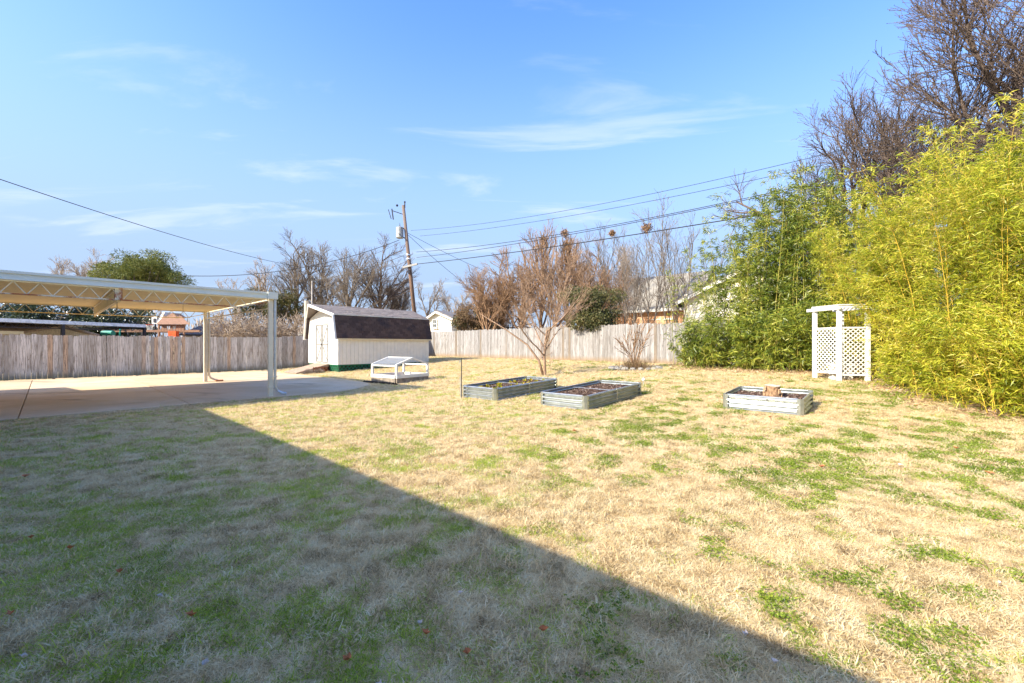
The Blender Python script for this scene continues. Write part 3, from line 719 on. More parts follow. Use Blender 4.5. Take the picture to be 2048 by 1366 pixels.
tr = thing('seed_tray', G(755, 769), 'black plastic cell tray lying on the slab corner by the cold frame', 'tray')
m = MB()
for i in range(10):
    for j in range(4):
        c0 = G(728, 765.5) + UP * .05; e = (G(782, 770) - G(728, 765.5)) / 10; e.z = 0; f = SV * -.14
        p = c0 + e * i + f * j; m.bar(p, p + e * .62, .09, .03); m.blob(p + e * .3 + UP * .02, .035, i + j, 5, 3)
m.build('cells', M['black'], tr)

# ================================================================== RAISED BEDS
def raised_bed(n0, s0, Ln, Ws, label, clamps=1, H=.31, rod=True, soil=.22):
    """n0,s0 = near right corner; runs Ln along n and Ws along s"""
    z = float(ground_z(*P(n0, s0)[:2])); z2 = float(ground_z(*P(n0 + Ln, s0)[:2])); sl = (z2 - z) / Ln
    root = thing('raised_bed', P(n0, s0, z), label, 'raised bed', 'corrugated metal raised beds on the lawn')
    def Q(n, s, h): return P(n0 + n, s0 + s, z + sl * n + h)
    waves = 3.5; K = 36
    prof = [(h / K * H, .024 * math.sin(h / K * waves * 2 * math.pi)) for h in range(K + 1)]
    def panel(a, b, out):
        V = []; F_ = []; 
        for hz, off in prof:
            for (n, s) in (a, b): V.append(Q(n, s, hz) + out * (off))
        m = MB(); m.v = V
        for i in range(K): m.f.append([2 * i, 2 * i + 1, 2 * i + 3, 2 * i + 2])
        o = m.build('corrugated_panel', M['bedmetal'], root); md = o.modifiers.new('solid', 'SOLIDIFY'); md.thickness = .003; md.offset = 0
    c = .07; cl = [0.] + [Ln * (i + 1) / (clamps + 1) for i in range(clamps)] + [Ln]
    for s, out in ((0, -SV), (Ws, SV)):
        for i in range(len(cl) - 1): panel((max(cl[i], c), s), (min(cl[i + 1], Ln - c), s), out)
    for n, out in ((0, -NV), (Ln, NV)): panel((n, c), (n, Ws - c), out)
    for cn, cs, a, b in ((0, 0, 1, 1), (Ln, 0, -1, 1), (0, Ws, 1, -1), (Ln, Ws, -1, -1)):
        pts = [(cn + a * (c + .02), cs - b * .017), (cn + a * .03, cs - b * .017), (cn - a * .017, cs + b * .03), (cn - a * .017, cs + b * (c + .02))]
        m = MB(); m.v = [Q(x, y, zz) for zz in (0, H + .004) for x, y in pts]
        for i in range(3): m.f.append([i, i + 1, 5 + i, 4 + i])
        o = m.build('corner_post', M['bedmetal'], root); md = o.modifiers.new('solid', 'SOLIDIFY'); md.thickness = .004; md.offset = 0
    for n in cl[1:-1]:
        for s, out in ((-.018, -1), (Ws + .018, 1)): MB().bar(Q(n, s, 0), Q(n, s, H), .028, .012, SV).build('clamp', M['bedmetal'], root)
        if rod: MB().tube([Q(n, .0, H - .04), Q(n, Ws, H - .04)], .006, 6).build('cross_rod', M['galv'], root)
    for a, b in (((c, 0), (Ln - c, 0)), ((c, Ws), (Ln - c, Ws)), ((0, c), (0, Ws - c)), ((Ln, c), (Ln, Ws - c))):
        MB().tube([Q(*a, H), Q(*b, H)], .009, 6).build('rim', M['galv'], root)
    # soil with a lumpy surface
    nx, ny = 24, 14; u = np.linspace(.02, Ln - .02, nx); v = np.linspace(.02, Ws - .02, ny); U, Vv = np.meshgrid(u, v, indexing='ij')
    hh = soil + .05 * (fbm(U * 4 + n0 * 9, Vv * 4 + s0) - .5); pts = np.array([[tuple(Q(float(U[i, j]), float(Vv[i, j]), float(hh[i, j]))) for j in range(ny)] for i in range(nx)]).reshape(-1, 3)
    ii = np.arange(nx * ny).reshape(nx, ny); np_obj('soil', pts, np.stack([ii[:-1, :-1], ii[1:, :-1], ii[1:, 1:], ii[:-1, 1:]], -1).reshape(-1, 4), M['soil'], root, smooth=True)
    rr = np.random.default_rng(int(n0 * 10 + s0 * 7)); N = int(Ln * Ws * 900); a = rr.uniform(.03, Ln - .03, N); b = rr.uniform(.03, Ws - .03, N)
    C0 = np.stack([(n0 + a) * NX - (s0 + b) * NY, (n0 + a) * NY + (s0 + b) * NX, z + sl * a + soil + .05 * (fbm(a * 4 + n0 * 9, b * 4 + s0) - .5) + .006], -1)
    D = rr.normal(0, 1, (N, 3)); D[:, 2] *= .35; V, F3 = leaf_mesh(C0, D, rr.uniform(.02, .06, N), rr.uniform(.012, .028, N), rr, .3); np_obj('bark_mulch', V, F3, M['chips'], root, kind='stuff')
    return root, Q
b1, Q1 = raised_bed(7.48, 7.39, 2.6, 1.22, 'corrugated raised bed beside the metal stake, with yellow seedlings')
b2, Q2 = raised_bed(7.66, 4.88, 2.6, 1.22, 'middle corrugated raised bed filled with bare dark mulch')
b3, Q3 = raised_bed(9.45, 1.33, 1.22, 1.36, 'square corrugated raised bed with a tree stump standing in it', clamps=0)
r_ = np.random.default_rng(4)
for k in range(16):
    n = .25 + (k % 8) * .29 + r_.uniform(-.06, .06); s = .3 + (k // 8) * .5 + r_.uniform(-.08, .08); c = Q1(n, s, .235)
    C0 = np.tile(np.array(c), (16, 1)); D = r_.normal(0, 1, (16, 3)); D[:, 2] = np.abs(D[:, 2]) + .5
    V, F3 = leaf_mesh(C0, D, r_.uniform(.06, .12, 16), .035, r_, .3); o = np_obj('seedling', V - np.array(c), F3, M['flower'], None); o.location = c
    tag(o, 'small yellow green seedling in the raised bed beside the stake', 'plant', 'seedlings in the raised bed beside the stake')
stp = thing('tree_stump', Q3(.72, .62, .2), 'sawn flaking tree stump standing in the square raised bed', 'stump')
m = MB(); cs = Q3(.72, .62, .17); V0 = []; S = 22; rr = random.Random(2); prof = [rr.uniform(.9, 1.12) for _ in range(S)]
for j, (h_, q) in enumerate(((0, 1.22), (.05, 1.05), (.14, .95), (.22, .97), (.27, 1.0))):
    for k in range(S): a = 2 * math.pi * k / S; rad = .145 * q * prof[k] * (1 + .04 * rr.uniform(-1, 1)); m.v.append(cs + Vector((math.cos(a) * rad, math.sin(a) * rad, h_ + (0 if j else -.02) + (.012 * math.sin(a) if j == 4 else 0))))
for j in range(4):
    for k in range(S): k2 = (k + 1) % S; m.f.append([j * S + k, j * S + k2, (j + 1) * S + k2, (j + 1) * S + k])
m.build('bark', plain('stump_bark', (.36, .22, .12), .95, var=.55, scale=22, dirt=(.62, .46, .30), bump=1.), stp)
m2 = MB(); m2.v = [v + UP * .001 for v in m.v[4 * S:]]; m2.v.append(cs + UP * .275); m2.f = [[k, (k + 1) % S, S] for k in range(S)]; m2.build('cut_face', plain('cut_wood', (.60, .50, .38), .9, var=.4, scale=20, dirt=(.25, .17, .11)), stp)
m = MB()
for k in range(14): a = rr.uniform(0, 6.28); c = cs + Vector((math.cos(a) * .165, math.sin(a) * .165, rr.uniform(.02, .22))); m.box(c, (.03, .008, .045), (Vector((-math.sin(a), math.cos(a), 0)), Vector((math.cos(a), math.sin(a), rr.uniform(-.3, .3))).normalized(), UP))
m.build('bark_flakes', plain('bark_flake', (.50, .32, .18), .95, var=.5, scale=30), stp)
# metal stake with tag
g0 = G(923, 797)
sk = thing('metal_stake', g0, 'thin dark metal stake at the outer corner of the raised bed', 'stake')
MB().bar(g0 - UP * .1, g0 + UP * 1.06, .03, .02).build('rod', M['dark'], sk); MB().bar(g0 + UP * .92 + Vector((-.04, 0, 0)), g0 + UP * 1.0 + Vector((-.035, 0, 0)), .05, .02).build('clip', M['galv'], sk)
MB().bar(g0 + Vector((-.015, 0, .0)), g0 + Vector((-.04, -.0, .55)), .014).build('rod', M['galv'], sk)
g1 = G(1287, 771); gl = thing('garden_light', g1, 'small white globe garden light beside the middle raised bed', 'garden light')
MB().blob(g1 + UP * .17, .05, 1, 12, 8, 0).build('globe', M['white'], gl, smooth=True); MB().tube([g1 - UP * .05, g1 + UP * .13], .012, 8).build('stem', M['galv'], gl); MB().tube([g1 + UP * .215, g1 + UP * .235], [.03, .012], 8).build('cap', M['galv'], gl)

# ================================================================== ARBOR AND BENCH
aM, aR, aL = Vector((8.93, 11.6, 0)), Vector((9.58, 11.45, 0)), Vector((8.80, 12.35, 0)); aB = aR + (aL - aM)
zA = .37
ar = thing('garden_arbor', aM + UP * zA, 'white wooden arbor with lattice sides at the edge of the bamboo', 'arbor')
top = {}
for p in (aM, aR, aL, aB):
    z = float(ground_z(p.x, p.y)); MB().box(p + UP * (z + 1.02), (.040, .040, 1.04), ((aR - aM).normalized(), (aL - aM).normalized(), UP)).build('post', M['whitewood'], ar, bevel=.005)
ztop = zA + 2.07; dx = (aR - aM).normalized(); dy = (aL - aM).normalized()
for a, b in ((aM, aL), (aR, aB)): MB().bar(a - dy * .12 + UP * (ztop - .03) - dx * .065, b + dy * .18 + UP * (ztop - .03) - dx * .065, .03, .085).build('beam', M['whitewood'], ar)
for a, b in ((aM, aR), (aL, aB)): MB().bar(a - dx * .08 + UP * (ztop + .02), b + dx * .06 + UP * (ztop + .01), .03, .07).build('beam', M['whitewood'], ar)
for i in range(7): q = aM.lerp(aL, (i - .2) / 5.8); MB().bar(q - dx * .07 + UP * (ztop + .06), q + (aR - aM) + dx * .05 + UP * (ztop + .055), .03, .022).build('slat', M['whitewood'], ar)
def lattice(a, b, z0, z1, out):
    d = (b - a).normalized(); L = (b - a).length; m = MB(); lat_strip(a + d * .05, d, L - .1, z0, z1, .024, .12, m, .007)
    m.build('lattice_panel', M['whitewood'], ar, kind='stuff')
    for z in (z0, z1): MB().bar(a + d * .05 + UP * z, b - d * .05 + UP * z, .03, .045).build('lattice_rail', M['whitewood'], ar)
lattice(aM, aL, zA + .26, zA + 1.5, dx); lattice(aM, aR, zA + .22, zA + 1.5, dy)
bc = Vector((9.2, 11.9, 0)); bz = float(ground_z(bc.x, bc.y)); bd = (aR - aM).normalized(); bp = Vector((-bd.y, bd.x, 0))
bn = thing('stone_bench', bc + UP * bz, 'carved pale stone bench inside the white arbor', 'bench')
MB().box(bc + UP * (bz + .43), (.29, .19, .035), (bd, bp, UP)).build('seat', M['concretebench'], bn, bevel=.012)
for sg in (-1, 1):
    c = bc + bd * .19 * sg; m = MB(); prof = ((0, .16), (.05, .17), (.1, .12), (.2, .105), (.3, .13), (.36, .16), (.393, .16))
    for i in range(len(prof) - 1):
        (z0, w0), (z1, w1) = prof[i], prof[i + 1]; ww = (w0 + w1) / 2; m.box(c + UP * (bz + (z0 + z1) / 2), (.05, ww, (z1 - z0) / 2), (bd, bp, UP))
    m.build('leg', M['concretebench'], bn, bevel=.008)

# ================================================================== NEIGHBOURING BUILDINGS
def window(root, c, wdt, hgt, d, out, pane_cols=2, pane_rows=2):
    """c centre on the wall face, d along wall, out towards the viewer"""
    fr = MB(); t_ = .07
    for a, b in ((-1, 0), (1, 0)): fr.box(c + d * a * (wdt / 2) + out * .03, (t_ / 2, .03, hgt / 2 + t_ / 2), (d, out, UP))
    for b in (-1, 1): fr.box(c + UP * b * (hgt / 2) + out * .03, (wdt / 2 - t_ / 2, .029, t_ / 2), (d, out, UP))
    w = fr.build('window', M['white'], root)
    for i in range(pane_cols):
        for j in range(pane_rows):
            iw = (wdt - t_) / pane_cols; ih = (hgt - t_) / pane_rows
            cc = c + d * (-(wdt - t_) / 2 + iw * (i + .5)) + UP * (-(hgt - t_) / 2 + ih * (j + .5)) + out * .012
            o = MB().box(cc, (iw / 2 - .02, .006, ih / 2 - .02), (d, out, UP)).build('pane', M['glass'], w)
    MB().box(c + out * .02, (wdt / 2 - t_ / 2, .007, .022), (d, out, UP)).box(c + out * .021, (.016, .006, hgt / 2 - t_ / 2), (d, out, UP)).build('muntin', M['white'], w)
    MB().box(c - UP * (hgt / 2 + .07) + out * .06, (wdt / 2 + .08, .06, .03), (d, out, UP)).build('sill', M['white'], w)
def ridge_house(name, a, b, depth, zb, zw, zr, wallm, roofm, label, back, over=.4, cat='house', fas='white'):
    """wall face a->b (world xy), ridge parallel to it"""
    root = thing(name, Vector((a.x, a.y, zb)), label, cat); d = (b - a).normalized(); L = (b - a).length; d.z = 0
    MB().box(a.lerp(b, .5) + back * depth / 2 + UP * ((zb + zw) / 2), (L / 2, depth / 2, (zw - zb) / 2), (d, back, UP)).build('wall', wallm, root)
    k = (zr - zw) / (depth / 2); rm = MB()
    for sg in (-1, 1):
        e = a - d * over + back * (depth / 2) + back * sg * (depth / 2 + over); rdg = a - d * over + back * (depth / 2)
        e.z = zw - k * over; rdg.z = zr; rm.prism([e, rdg, rdg + UP * .12, e + UP * .12], d * (L + 2 * over))
    rm.build('roof', roofm, root)
    for q in (a, b - d * .05): c = q + back * depth / 2; MB().prism([Vector((q.x, q.y, zw)), Vector((c.x, c.y, zr - .03)), Vector(((q + back * depth).x, (q + back * depth).y, zw))], d * .05).build('gable', wallm, root)
    e0 = a - d * over - back * (over + .02); e0.z = zw - k * over + .02; MB().bar(e0, e0 + d * (L + 2 * over), .05, .17).build('fascia', M[fas], root)
    return root, d
# orange brick house beyond the rear fence
DB = 30.0; a = at(1222, DB + 1); b = at(1372, DB - 2.5); bk_ = Vector((.12, 1, 0)); bk_ = Vector((-(b - a).normalized().y, (b - a).normalized().x, 0))
bh, d = ridge_house('brick_house', a, b, 9., .5, zat(618, DB), zat(560, DB + 4.5), M['brick'], plain('roof_pale', (.27, .25, .21), .9, var=.2, scale=9), 'orange brick house with white windows beyond the rear fence', bk_)
for px, w, y0, y1 in ((1289.5, .55, 615.5, 647), (1313.5, .48, 617, 637), (1338, .50, 616.5, 637)):
    u = (px - 1222) / 150; c = a.lerp(b, u); Dd = c.y; z0, z1 = zat(y1, Dd), zat(y0, Dd); c = Vector(((px - 1024) / F_PX * Dd, Dd, (z0 + z1) / 2 - .06)) - bk_ * .02
    window(bh, c, w, (z1 - z0) - .12, d, -bk_)
# white house with a broad gable, mostly hidden by the bamboo
gw = thing('white_house', at(1500, 27, .5), 'white gabled house showing through the green bamboo', 'house')
a, b = at(1368, 27), at(1660, 23.5); dd = (b - a).normalized(); L = (b - a).length; bk2 = Vector((-dd.y, dd.x, 0)); zc0, zc1 = zat(600, 27), zat(533, 25.5)
pts = [a + UP * .5, b + UP * .5, b + UP * zc0, a.lerp(b, .5) + UP * zc1, a + UP * zc0]
MB().prism(pts, bk2 * 9).build('wall', M['vinyl'], gw)
m = MB(); f = MB()
for e, sg in ((a, -1), (b, 1)):
    top_ = a.lerp(b, .5) + UP * (zc1 + .02); ee = e + UP * (zc0 + .02); sl = (ee - top_).normalized(); ee = ee + sl * .5
    m.prism([x - bk2 * .35 for x in (ee, top_, top_ + UP * .14, ee + UP * .14)], bk2 * 9.7)
    f.bar(ee - bk2 * .38 - UP * .05, top_ - bk2 * .38 - UP * .05, .04, .2)
m.build('roof', M['roofgrey'], gw); f.build('rake_board', M['white'], gw)
m = MB(); nb = 24
for i in range(nb): m.box(a.lerp(b, .5) - bk2 * .012 + UP * (.62 + i * .17), (L / 2 - .02, .012, .075), (dd, (bk2 + UP * .0), UP))
m.build('siding', M['vinyl'], gw)
# small white outbuilding right of the shed
DW = 39; a, b = at(856, DW), at(903, DW - 1.2); dd = (b - a).normalized(); bk3 = Vector((-dd.y, dd.x, 0))
wo = thing('white_outbuilding', a + UP * .5, 'small white gabled outbuilding seen over the fence right of the shed', 'outbuilding')
zl, zt_ = zat(638, DW), zat(625, DW); pk = a.lerp(b, .42)
MB().prism([a + UP * .5, b + UP * .5, b + UP * zl, pk + UP * zt_, a + UP * zl], bk3 * 6).build('wall', M['vinyl'], wo)
m = MB()
for e in (a, b):
    top_ = pk + UP * (zt_ + .03); ee = e + UP * (zl + .03); ee = ee + (ee - top_).normalized() * .35; m.prism([x - bk3 * .3 for x in (ee, top_, top_ + UP * .14, ee + UP * .14)], bk3 * 6.6)
m.build('roof', M['roofgrey'], wo); m = MB()
for e in (a, b):
    top_ = pk + UP * (zt_ - .02); ee = e + UP * (zl - .02); ee = ee + (ee - top_).normalized() * .35; m.bar(ee - bk3 * .33, top_ - bk3 * .33, .04, .16)
m.build('rake_board', M['white'], wo)
window(wo, Vector(((871 - 1024) / F_PX * (DW - .4), DW - .4, zat(648, DW))) - bk3 * .06, .45, .75, dd, -bk3, 1, 2)
# dark roofed house behind, and others far off
ridge_house('dark_roof_house', at(905, 45), at(1010, 44), 8, .5, zat(650, 45), zat(618, 45) , plain('wall_tan', (.35, .28, .2), .9), plain('roof_dark', (.10, .095, .095), .9), 'low house with dark roof behind the brown vines', Vector((0, 1, 0)), fas='dark')
ridge_house('grey_roof_house', at(372, 46), at(452, 50), 8, .3, zat(668, 46), zat(648, 48), M['oldwood'], plain('roof_taupe', (.20, .165, .15), .9), 'low house with taupe roof seen between the carport posts', Vector((-.1, 1, 0)).normalized(), fas='dark')
ridge_house('tan_roof_house', at(560, 55), at(612, 55), 8, .3, zat(668, 55), zat(655, 57), M['vinyl'], plain('roof_tan', (.45, .36, .25), .9), 'distant pale tan roof just left of the shed', Vector((0, 1, 0)))
hb, hd = ridge_house('beige_house', at(-250, 20), at(38, 24.5), 7, 0, zat(663, 23), zat(650, 25), plain('stucco_beige', (.62, .55, .44), .9), plain('roof_brown', (.35, .27, .22), .9), 'beige neighbour house with brown roof edge at far left over the fence', Vector((-.35, .94, 0)).normalized())
# neighbour's metal carport
nc = thing('neighbour_carport', at(140, 25, 0), 'low white edged metal carport with dark posts beyond the left fence', 'carport')
fa, fb = at(-60, 21.0), at(290, 29.0); za = 2.62
dn_ = (fb - fa).normalized(); bk4 = Vector((-dn_.y, dn_.x, 0)); bk4 = bk4 if bk4.x < 0 else -bk4
MB().prism([fa + UP * (za + .08), fb + UP * (za + .08), fb + bk4 * 6 + UP * (za + .08), fa + bk4 * 6 + UP * (za + .08)], UP * .05).build('roof_deck', plain('deck_pale', (.70, .68, .62), .6), nc)
MB().bar(fa + UP * (za + .08) - bk4 * .04, fb + UP * (za + .08) - bk4 * .04, .05, .2).build('fascia', plain('fascia_bluewhite', (.70, .76, .84), .4), nc)
for u in (.45, .995): p = fa.lerp(fb, u); MB().bar(p + UP * .0, p + UP * (za - .02), .14, .14, dn_).build('post', M['dark'], nc)
MB().bar(fa + UP * (za - .28) + bk4 * .1, fb + UP * (za - .28) + bk4 * .1, .04, .04).bar(fb + UP * (za - .05), fb + bk4 * 6 + UP * (za - .05), .06, .12).build('beam', M['dark'], nc)
for i in range(34):
    p = fa.lerp(fb, i / 34) + bk4 * .1; q = fa.lerp(fb, (i + 1) / 34) + bk4 * .1; z0, z1 = (za - .28, za - .02) if i % 2 else (za - .02, za - .28); MB().bar(p + UP * z0, q + UP * z1, .02, .02).build('web_bar', M['dark'], nc)
for i in range(9):
    p = fa.lerp(fb, .3 + i * .055) + bk4 * 5.5; MB().bar(p + UP * (za - .35), p + dn_ * .35 + UP * (za - .12), .05, .03).build('far_web_bar', M['white'], nc)
# play set
DP = 31; ps = thing('play_set', at(340, DP, .2), 'brown wooden play set tower with pitched roof behind the left fence', 'play set')
def pp(px, py, dz=0): return at(px, DP + dz, zat(py, DP))
x0, x1 = 316, 369; zf, zt2 = zat(664, DP), zat(648, DP)
for px in (318, 368):
    for dz in (0, 1.6): MB().bar(pp(px, 690, dz) - UP * 1, at(px, DP + dz, zat(646, DP)), .1).build('post', M['playwood'], ps)
MB().box(at(343, DP + .8, zat(663.5, DP)), (1.0, .85, .03)).build('platform', M['playwood'], ps)
for i in range(9):
    c = at(320 + i * 5.7, DP - .06, zat(656, DP)); c2 = at(320 + i * 5.7, DP - .06, 0)
    if i in (0, 3, 5): MB().bar(Vector((c.x, c.y, zat(663, DP))), Vector((c.x, c.y, zat(658.5, DP))), .19, .02, Vector((0, 1, 0))).bar(Vector((c.x, c.y, zat(652.5, DP))), Vector((c.x, c.y, zat(649, DP))), .19, .02, Vector((0, 1, 0))).build('wall_board', M['playwood'], ps)
    else: MB().bar(Vector((c.x, c.y, zat(663, DP))), Vector((c.x, c.y, zat(649, DP))), .19, .02, Vector((0, 1, 0))).build('wall_board', M['playwood'], ps)
rz0, rz1 = zat(649, DP), zat(625, DP); 
MB().prism([at(312, DP - .3, rz0), at(377, DP - .3, rz0), at(362, DP + .4, zat(633, DP)), at(326, DP + .4, zat(633, DP))], (0, .05, .05)).build('hip_roof', M['playwood'], ps)
MB().prism([at(312, DP - .2, rz0), at(326, DP + 1.0, rz1 + .1), at(330, DP + 1.0, rz1 + .1), at(318, DP - .2, rz0)], (0, 1.6, .02)).build('roof_panel', plain('pale_ply', (.66, .58, .46), .8), ps)
MB().prism([at(330, DP + .45, zat(634, DP)), at(358, DP + .45, zat(634, DP)), at(344, DP + .5, rz1)], (0, .8, 0)).build('dormer', M['playwood'], ps)
MB().bar(at(205, DP, zat(662, DP)), at(400, DP, zat(662, DP)), .12, .16).build('swing_beam', M['playwood'], ps)
for px in (210, 256, 285): MB().bar(at(px, DP, .2), at(px, DP, zat(661, DP)), .1).build('post', M['dark'], ps)
m = MB(); ca = at(216, DP - .4, zat(667, DP)); m.tube([ca - Vector((.38, 0, 0)), ca + Vector((.38, 0, 0))], .2, 10); m.build('slide_tube', M['teal'], ps)
MB().tube([at(239, DP - .3, zat(676, DP)), at(241, DP - .2, zat(655, DP))], .05, 6).build('slide_rail', M['teal'], ps); MB().box(at(347, DP - .3, zat(668, DP)), (.28, .15, .2)).build('bin', M['orange'], ps)
# basketball hoop
bb = thing('basketball_hoop', at(300, 33, .2), 'basketball backboard with red rim left of the play set', 'basketball hoop')
MB().box(at(309, 33, zat(640, 33)), (.20, .02, .3)).build('backboard', M['white'], bb); MB().box(at(309, 32.95, zat(641, 33)), (.09, .01, .16)).build('target_mark', M['dark'], bb)
MB().tube([at(311, 33.1, .2), at(311, 33.1, zat(643, 33))], .05, 8).build('pole', M['dark'], bb)
ct = at(299.5, 32.8, zat(650, 33)); ring = [ct + Vector((math.cos(a) * .23, math.sin(a) * .23, 0)) for a in np.linspace(0, 6.283, 17)]
MB().tube(ring, .02, 6, False).build('rim', M['orange'], bb); m = MB()
for k in range(12): a = k * math.pi / 6; m.bar(ct + Vector((math.cos(a) * .23, math.sin(a) * .23, 0)), ct + Vector((math.cos(a + .5) * .13, math.sin(a + .5) * .13, -.4)), .012); m.bar(ct + Vector((math.cos(a) * .23, math.sin(a) * .23, 0)), ct + Vector((math.cos(a - .5) * .13, math.sin(a - .5) * .13, -.4)), .012)
m.build('net', M['white'], bb)

# ================================================================== UTILITY POLE AND WIRES
DPo = 34.1; pb = at(838, DPo, .4); pt = at(806.5, DPo, zat(411, DPo))
up = thing('utility_pole', pb, 'leaning brown utility pole with grey transformer behind the shed', 'utility pole')
m = MB().tube([pb, pb.lerp(pt, .5), pt], [.175, .155, .12], 12).build('pole', M['pole'], up, smooth=True)
def onp(py):
    f = (zat(py, DPo) - pb.z) / (pt.z - pb.z); return pb.lerp(pt, f)
tc_ = onp(466) + Vector((-.48, -.1, 0)); m = MB().tube([tc_ - UP * .45, tc_ - UP * .42, tc_ + UP * .40, tc_ + UP * .45], [.24, .29, .29, .22], 14)
tf = m.build('transformer', plain('transformer_grey', (.33, .35, .35), .45), up)
MB().tube([tc_ + UP * .45, tc_ + UP * .62], [.05, .03], 8).tube([tc_ + UP * .62, tc_ + UP * .78], [.02, .015], 6).build('bushing', M['dark'], up)
MB().bar(onp(456), tc_ + UP * .25, .06, .08).bar(onp(478), tc_ - UP * .25, .06, .08).build('bracket', M['dark'], up)
m = MB()
for k in range(3): a = tc_ + Vector((.12 - .05 * k, -.3, -.3 + k * .06)); m.tube([a, a + Vector((0, -.08, 0))], .03, 6)
m.build('terminal', M['dark'], up)
c = onp(426); e = c + Vector((-.95, -.1, .05)); MB().bar(c + Vector((-.1, 0, -.1)), e + UP * .12, .05, .05).build('cutout_arm', M['dark'], up)
MB().bar(e + Vector((0, 0, .25)), e + Vector((.12, 0, -.6)), .08, .08).bar(e + Vector((-.28, 0, .2)), e + Vector((-.05, 0, -.55)), .05, .05).build('fuse_cutout', M['dark'], up); MB().blob(e + Vector((.42, 0, .52)), .1, 1, 7, 4, .1).build('insulator', M['dark'], up)
MB().tube([pt - UP * .2 + Vector((.12, 0, 0)), pt + UP * .22 + Vector((.12, 0, 0))], .05, 6).blob(pt + Vector((.12, 0, .28)), .08, 2, 7, 4, .1).build('top_pin', M['dark'], up)
c = onp(533); ca_ = Vector((1, -.25, .18)).normalized(); MB().bar(c - ca_ * .55 - Vector((0, .22, 0)), c + ca_ * .75 - Vector((0, .22, 0)), .12, .14).build('splice_box', plain('splice_grey', (.28, .28, .27), .6), up)
MB().bar(onp(540) + Vector((-.05, -.2, 0)), onp(548) + Vector((-.05, -.2, 0)), .14, .14).build('bracket', M['dark'], up)
for py in (510, 518): MB().tube([onp(py) + UP * .05, onp(py) - UP * .05], .21, 10).build('band', M['galv'], up)
# thin ground wire down the pole
def plane_pt(px, py, n=20.):
    """point on the vertical plane n = const seen at a place in the photograph"""
    k = (px - 1024) / F_PX; D = n / (k * NX + NY); return Vector((k * D, D, zat(py, D)))
def wire(pts3, label, r=.013, ext=0.):
    p = [Vector(x) for x in pts3]
    # smooth curve through the three points, over horizontal distance
    t = [(q.xy - p[0].xy).length for q in p]; o = p[0]
    co = np.polyfit(t, [q.z for q in p], min(2, len(p) - 1)); T_ = np.linspace(0, t[-1] * (1 + ext), 26); dxy = (p[-1].xy - p[0].xy).normalized()
    V = [Vector((o.x + dxy.x * tt, o.y + dxy.y * tt, float(np.polyval(co, tt)))) for tt in T_]
    ob = MB().tube([v for v in V], r, 5).build('power_line', M['wire'], None, loc=o); return tag(ob, label, 'power line')
o_ = onp(458) + Vector((.3, 0, 0))
wire([plane_pt(822, 461), plane_pt(1248, 399), plane_pt(1640, 311)], 'uppermost power line running right from the utility pole', .011, .9)
wire([plane_pt(840, 472), plane_pt(1310, 400.5), plane_pt(1700, 318)], 'second power line from the top running right from the pole', .011, .8)
wire([plane_pt(833, 504), plane_pt(1340, 428), plane_pt(1750, 339)], 'third power line right of the pole, upper of the close pair', .016, .6)
wire([plane_pt(833, 515), plane_pt(1340, 431), plane_pt(1750, 344)], 'fourth power line right of the pole, lower of the close pair', .016, .6)
wire([plane_pt(835, 528), plane_pt(1290, 466), plane_pt(1640, 409)], 'lowest and thickest cable running right from the pole', .024, .7)
def L2(a, b, label, sag=.3, r=.012):
    m_ = (Vector(a) + Vector(b)) / 2; m_.z -= sag; wire([a, m_, b], label, r)
L2(onp(480) + Vector((-.6, 0, 0)), at(360, 30, zat(551, 30)), 'dark service cable from the transformer towards the pine at left', .9, .022)
L2(onp(482) + Vector((-.5, -.1, -.1)), at(640, 36, zat(540, 36)), 'thin service wire sloping from the transformer into the bare trees', .3, .014)
L2(onp(507), at(620, 38, zat(562, 38)), 'upper communication cable sloping left from the pole into bare trees', .3, .02)
L2(onp(520), at(640, 38, zat(578, 38)), 'middle communication cable sloping left from the pole behind the shed', .3, .016)
L2(onp(535), at(660, 38, zat(592, 38)), 'lowest communication cable sloping left from the pole behind the shed', .3, .018)
L2(onp(464), at(985, 44, zat(548, 44)), 'service wire dropping right from the pole, the flatter one', .15, .016)
L2(onp(466), at(940, 40, zat(575, 40)), 'service wire dropping right from the pole, the steeper one', .15, .016)
L2(at(-40, 12, zat(345, 12)), at(600, 33, zat(534, 33)), 'single black cable crossing the open sky at upper left', .28, .013)

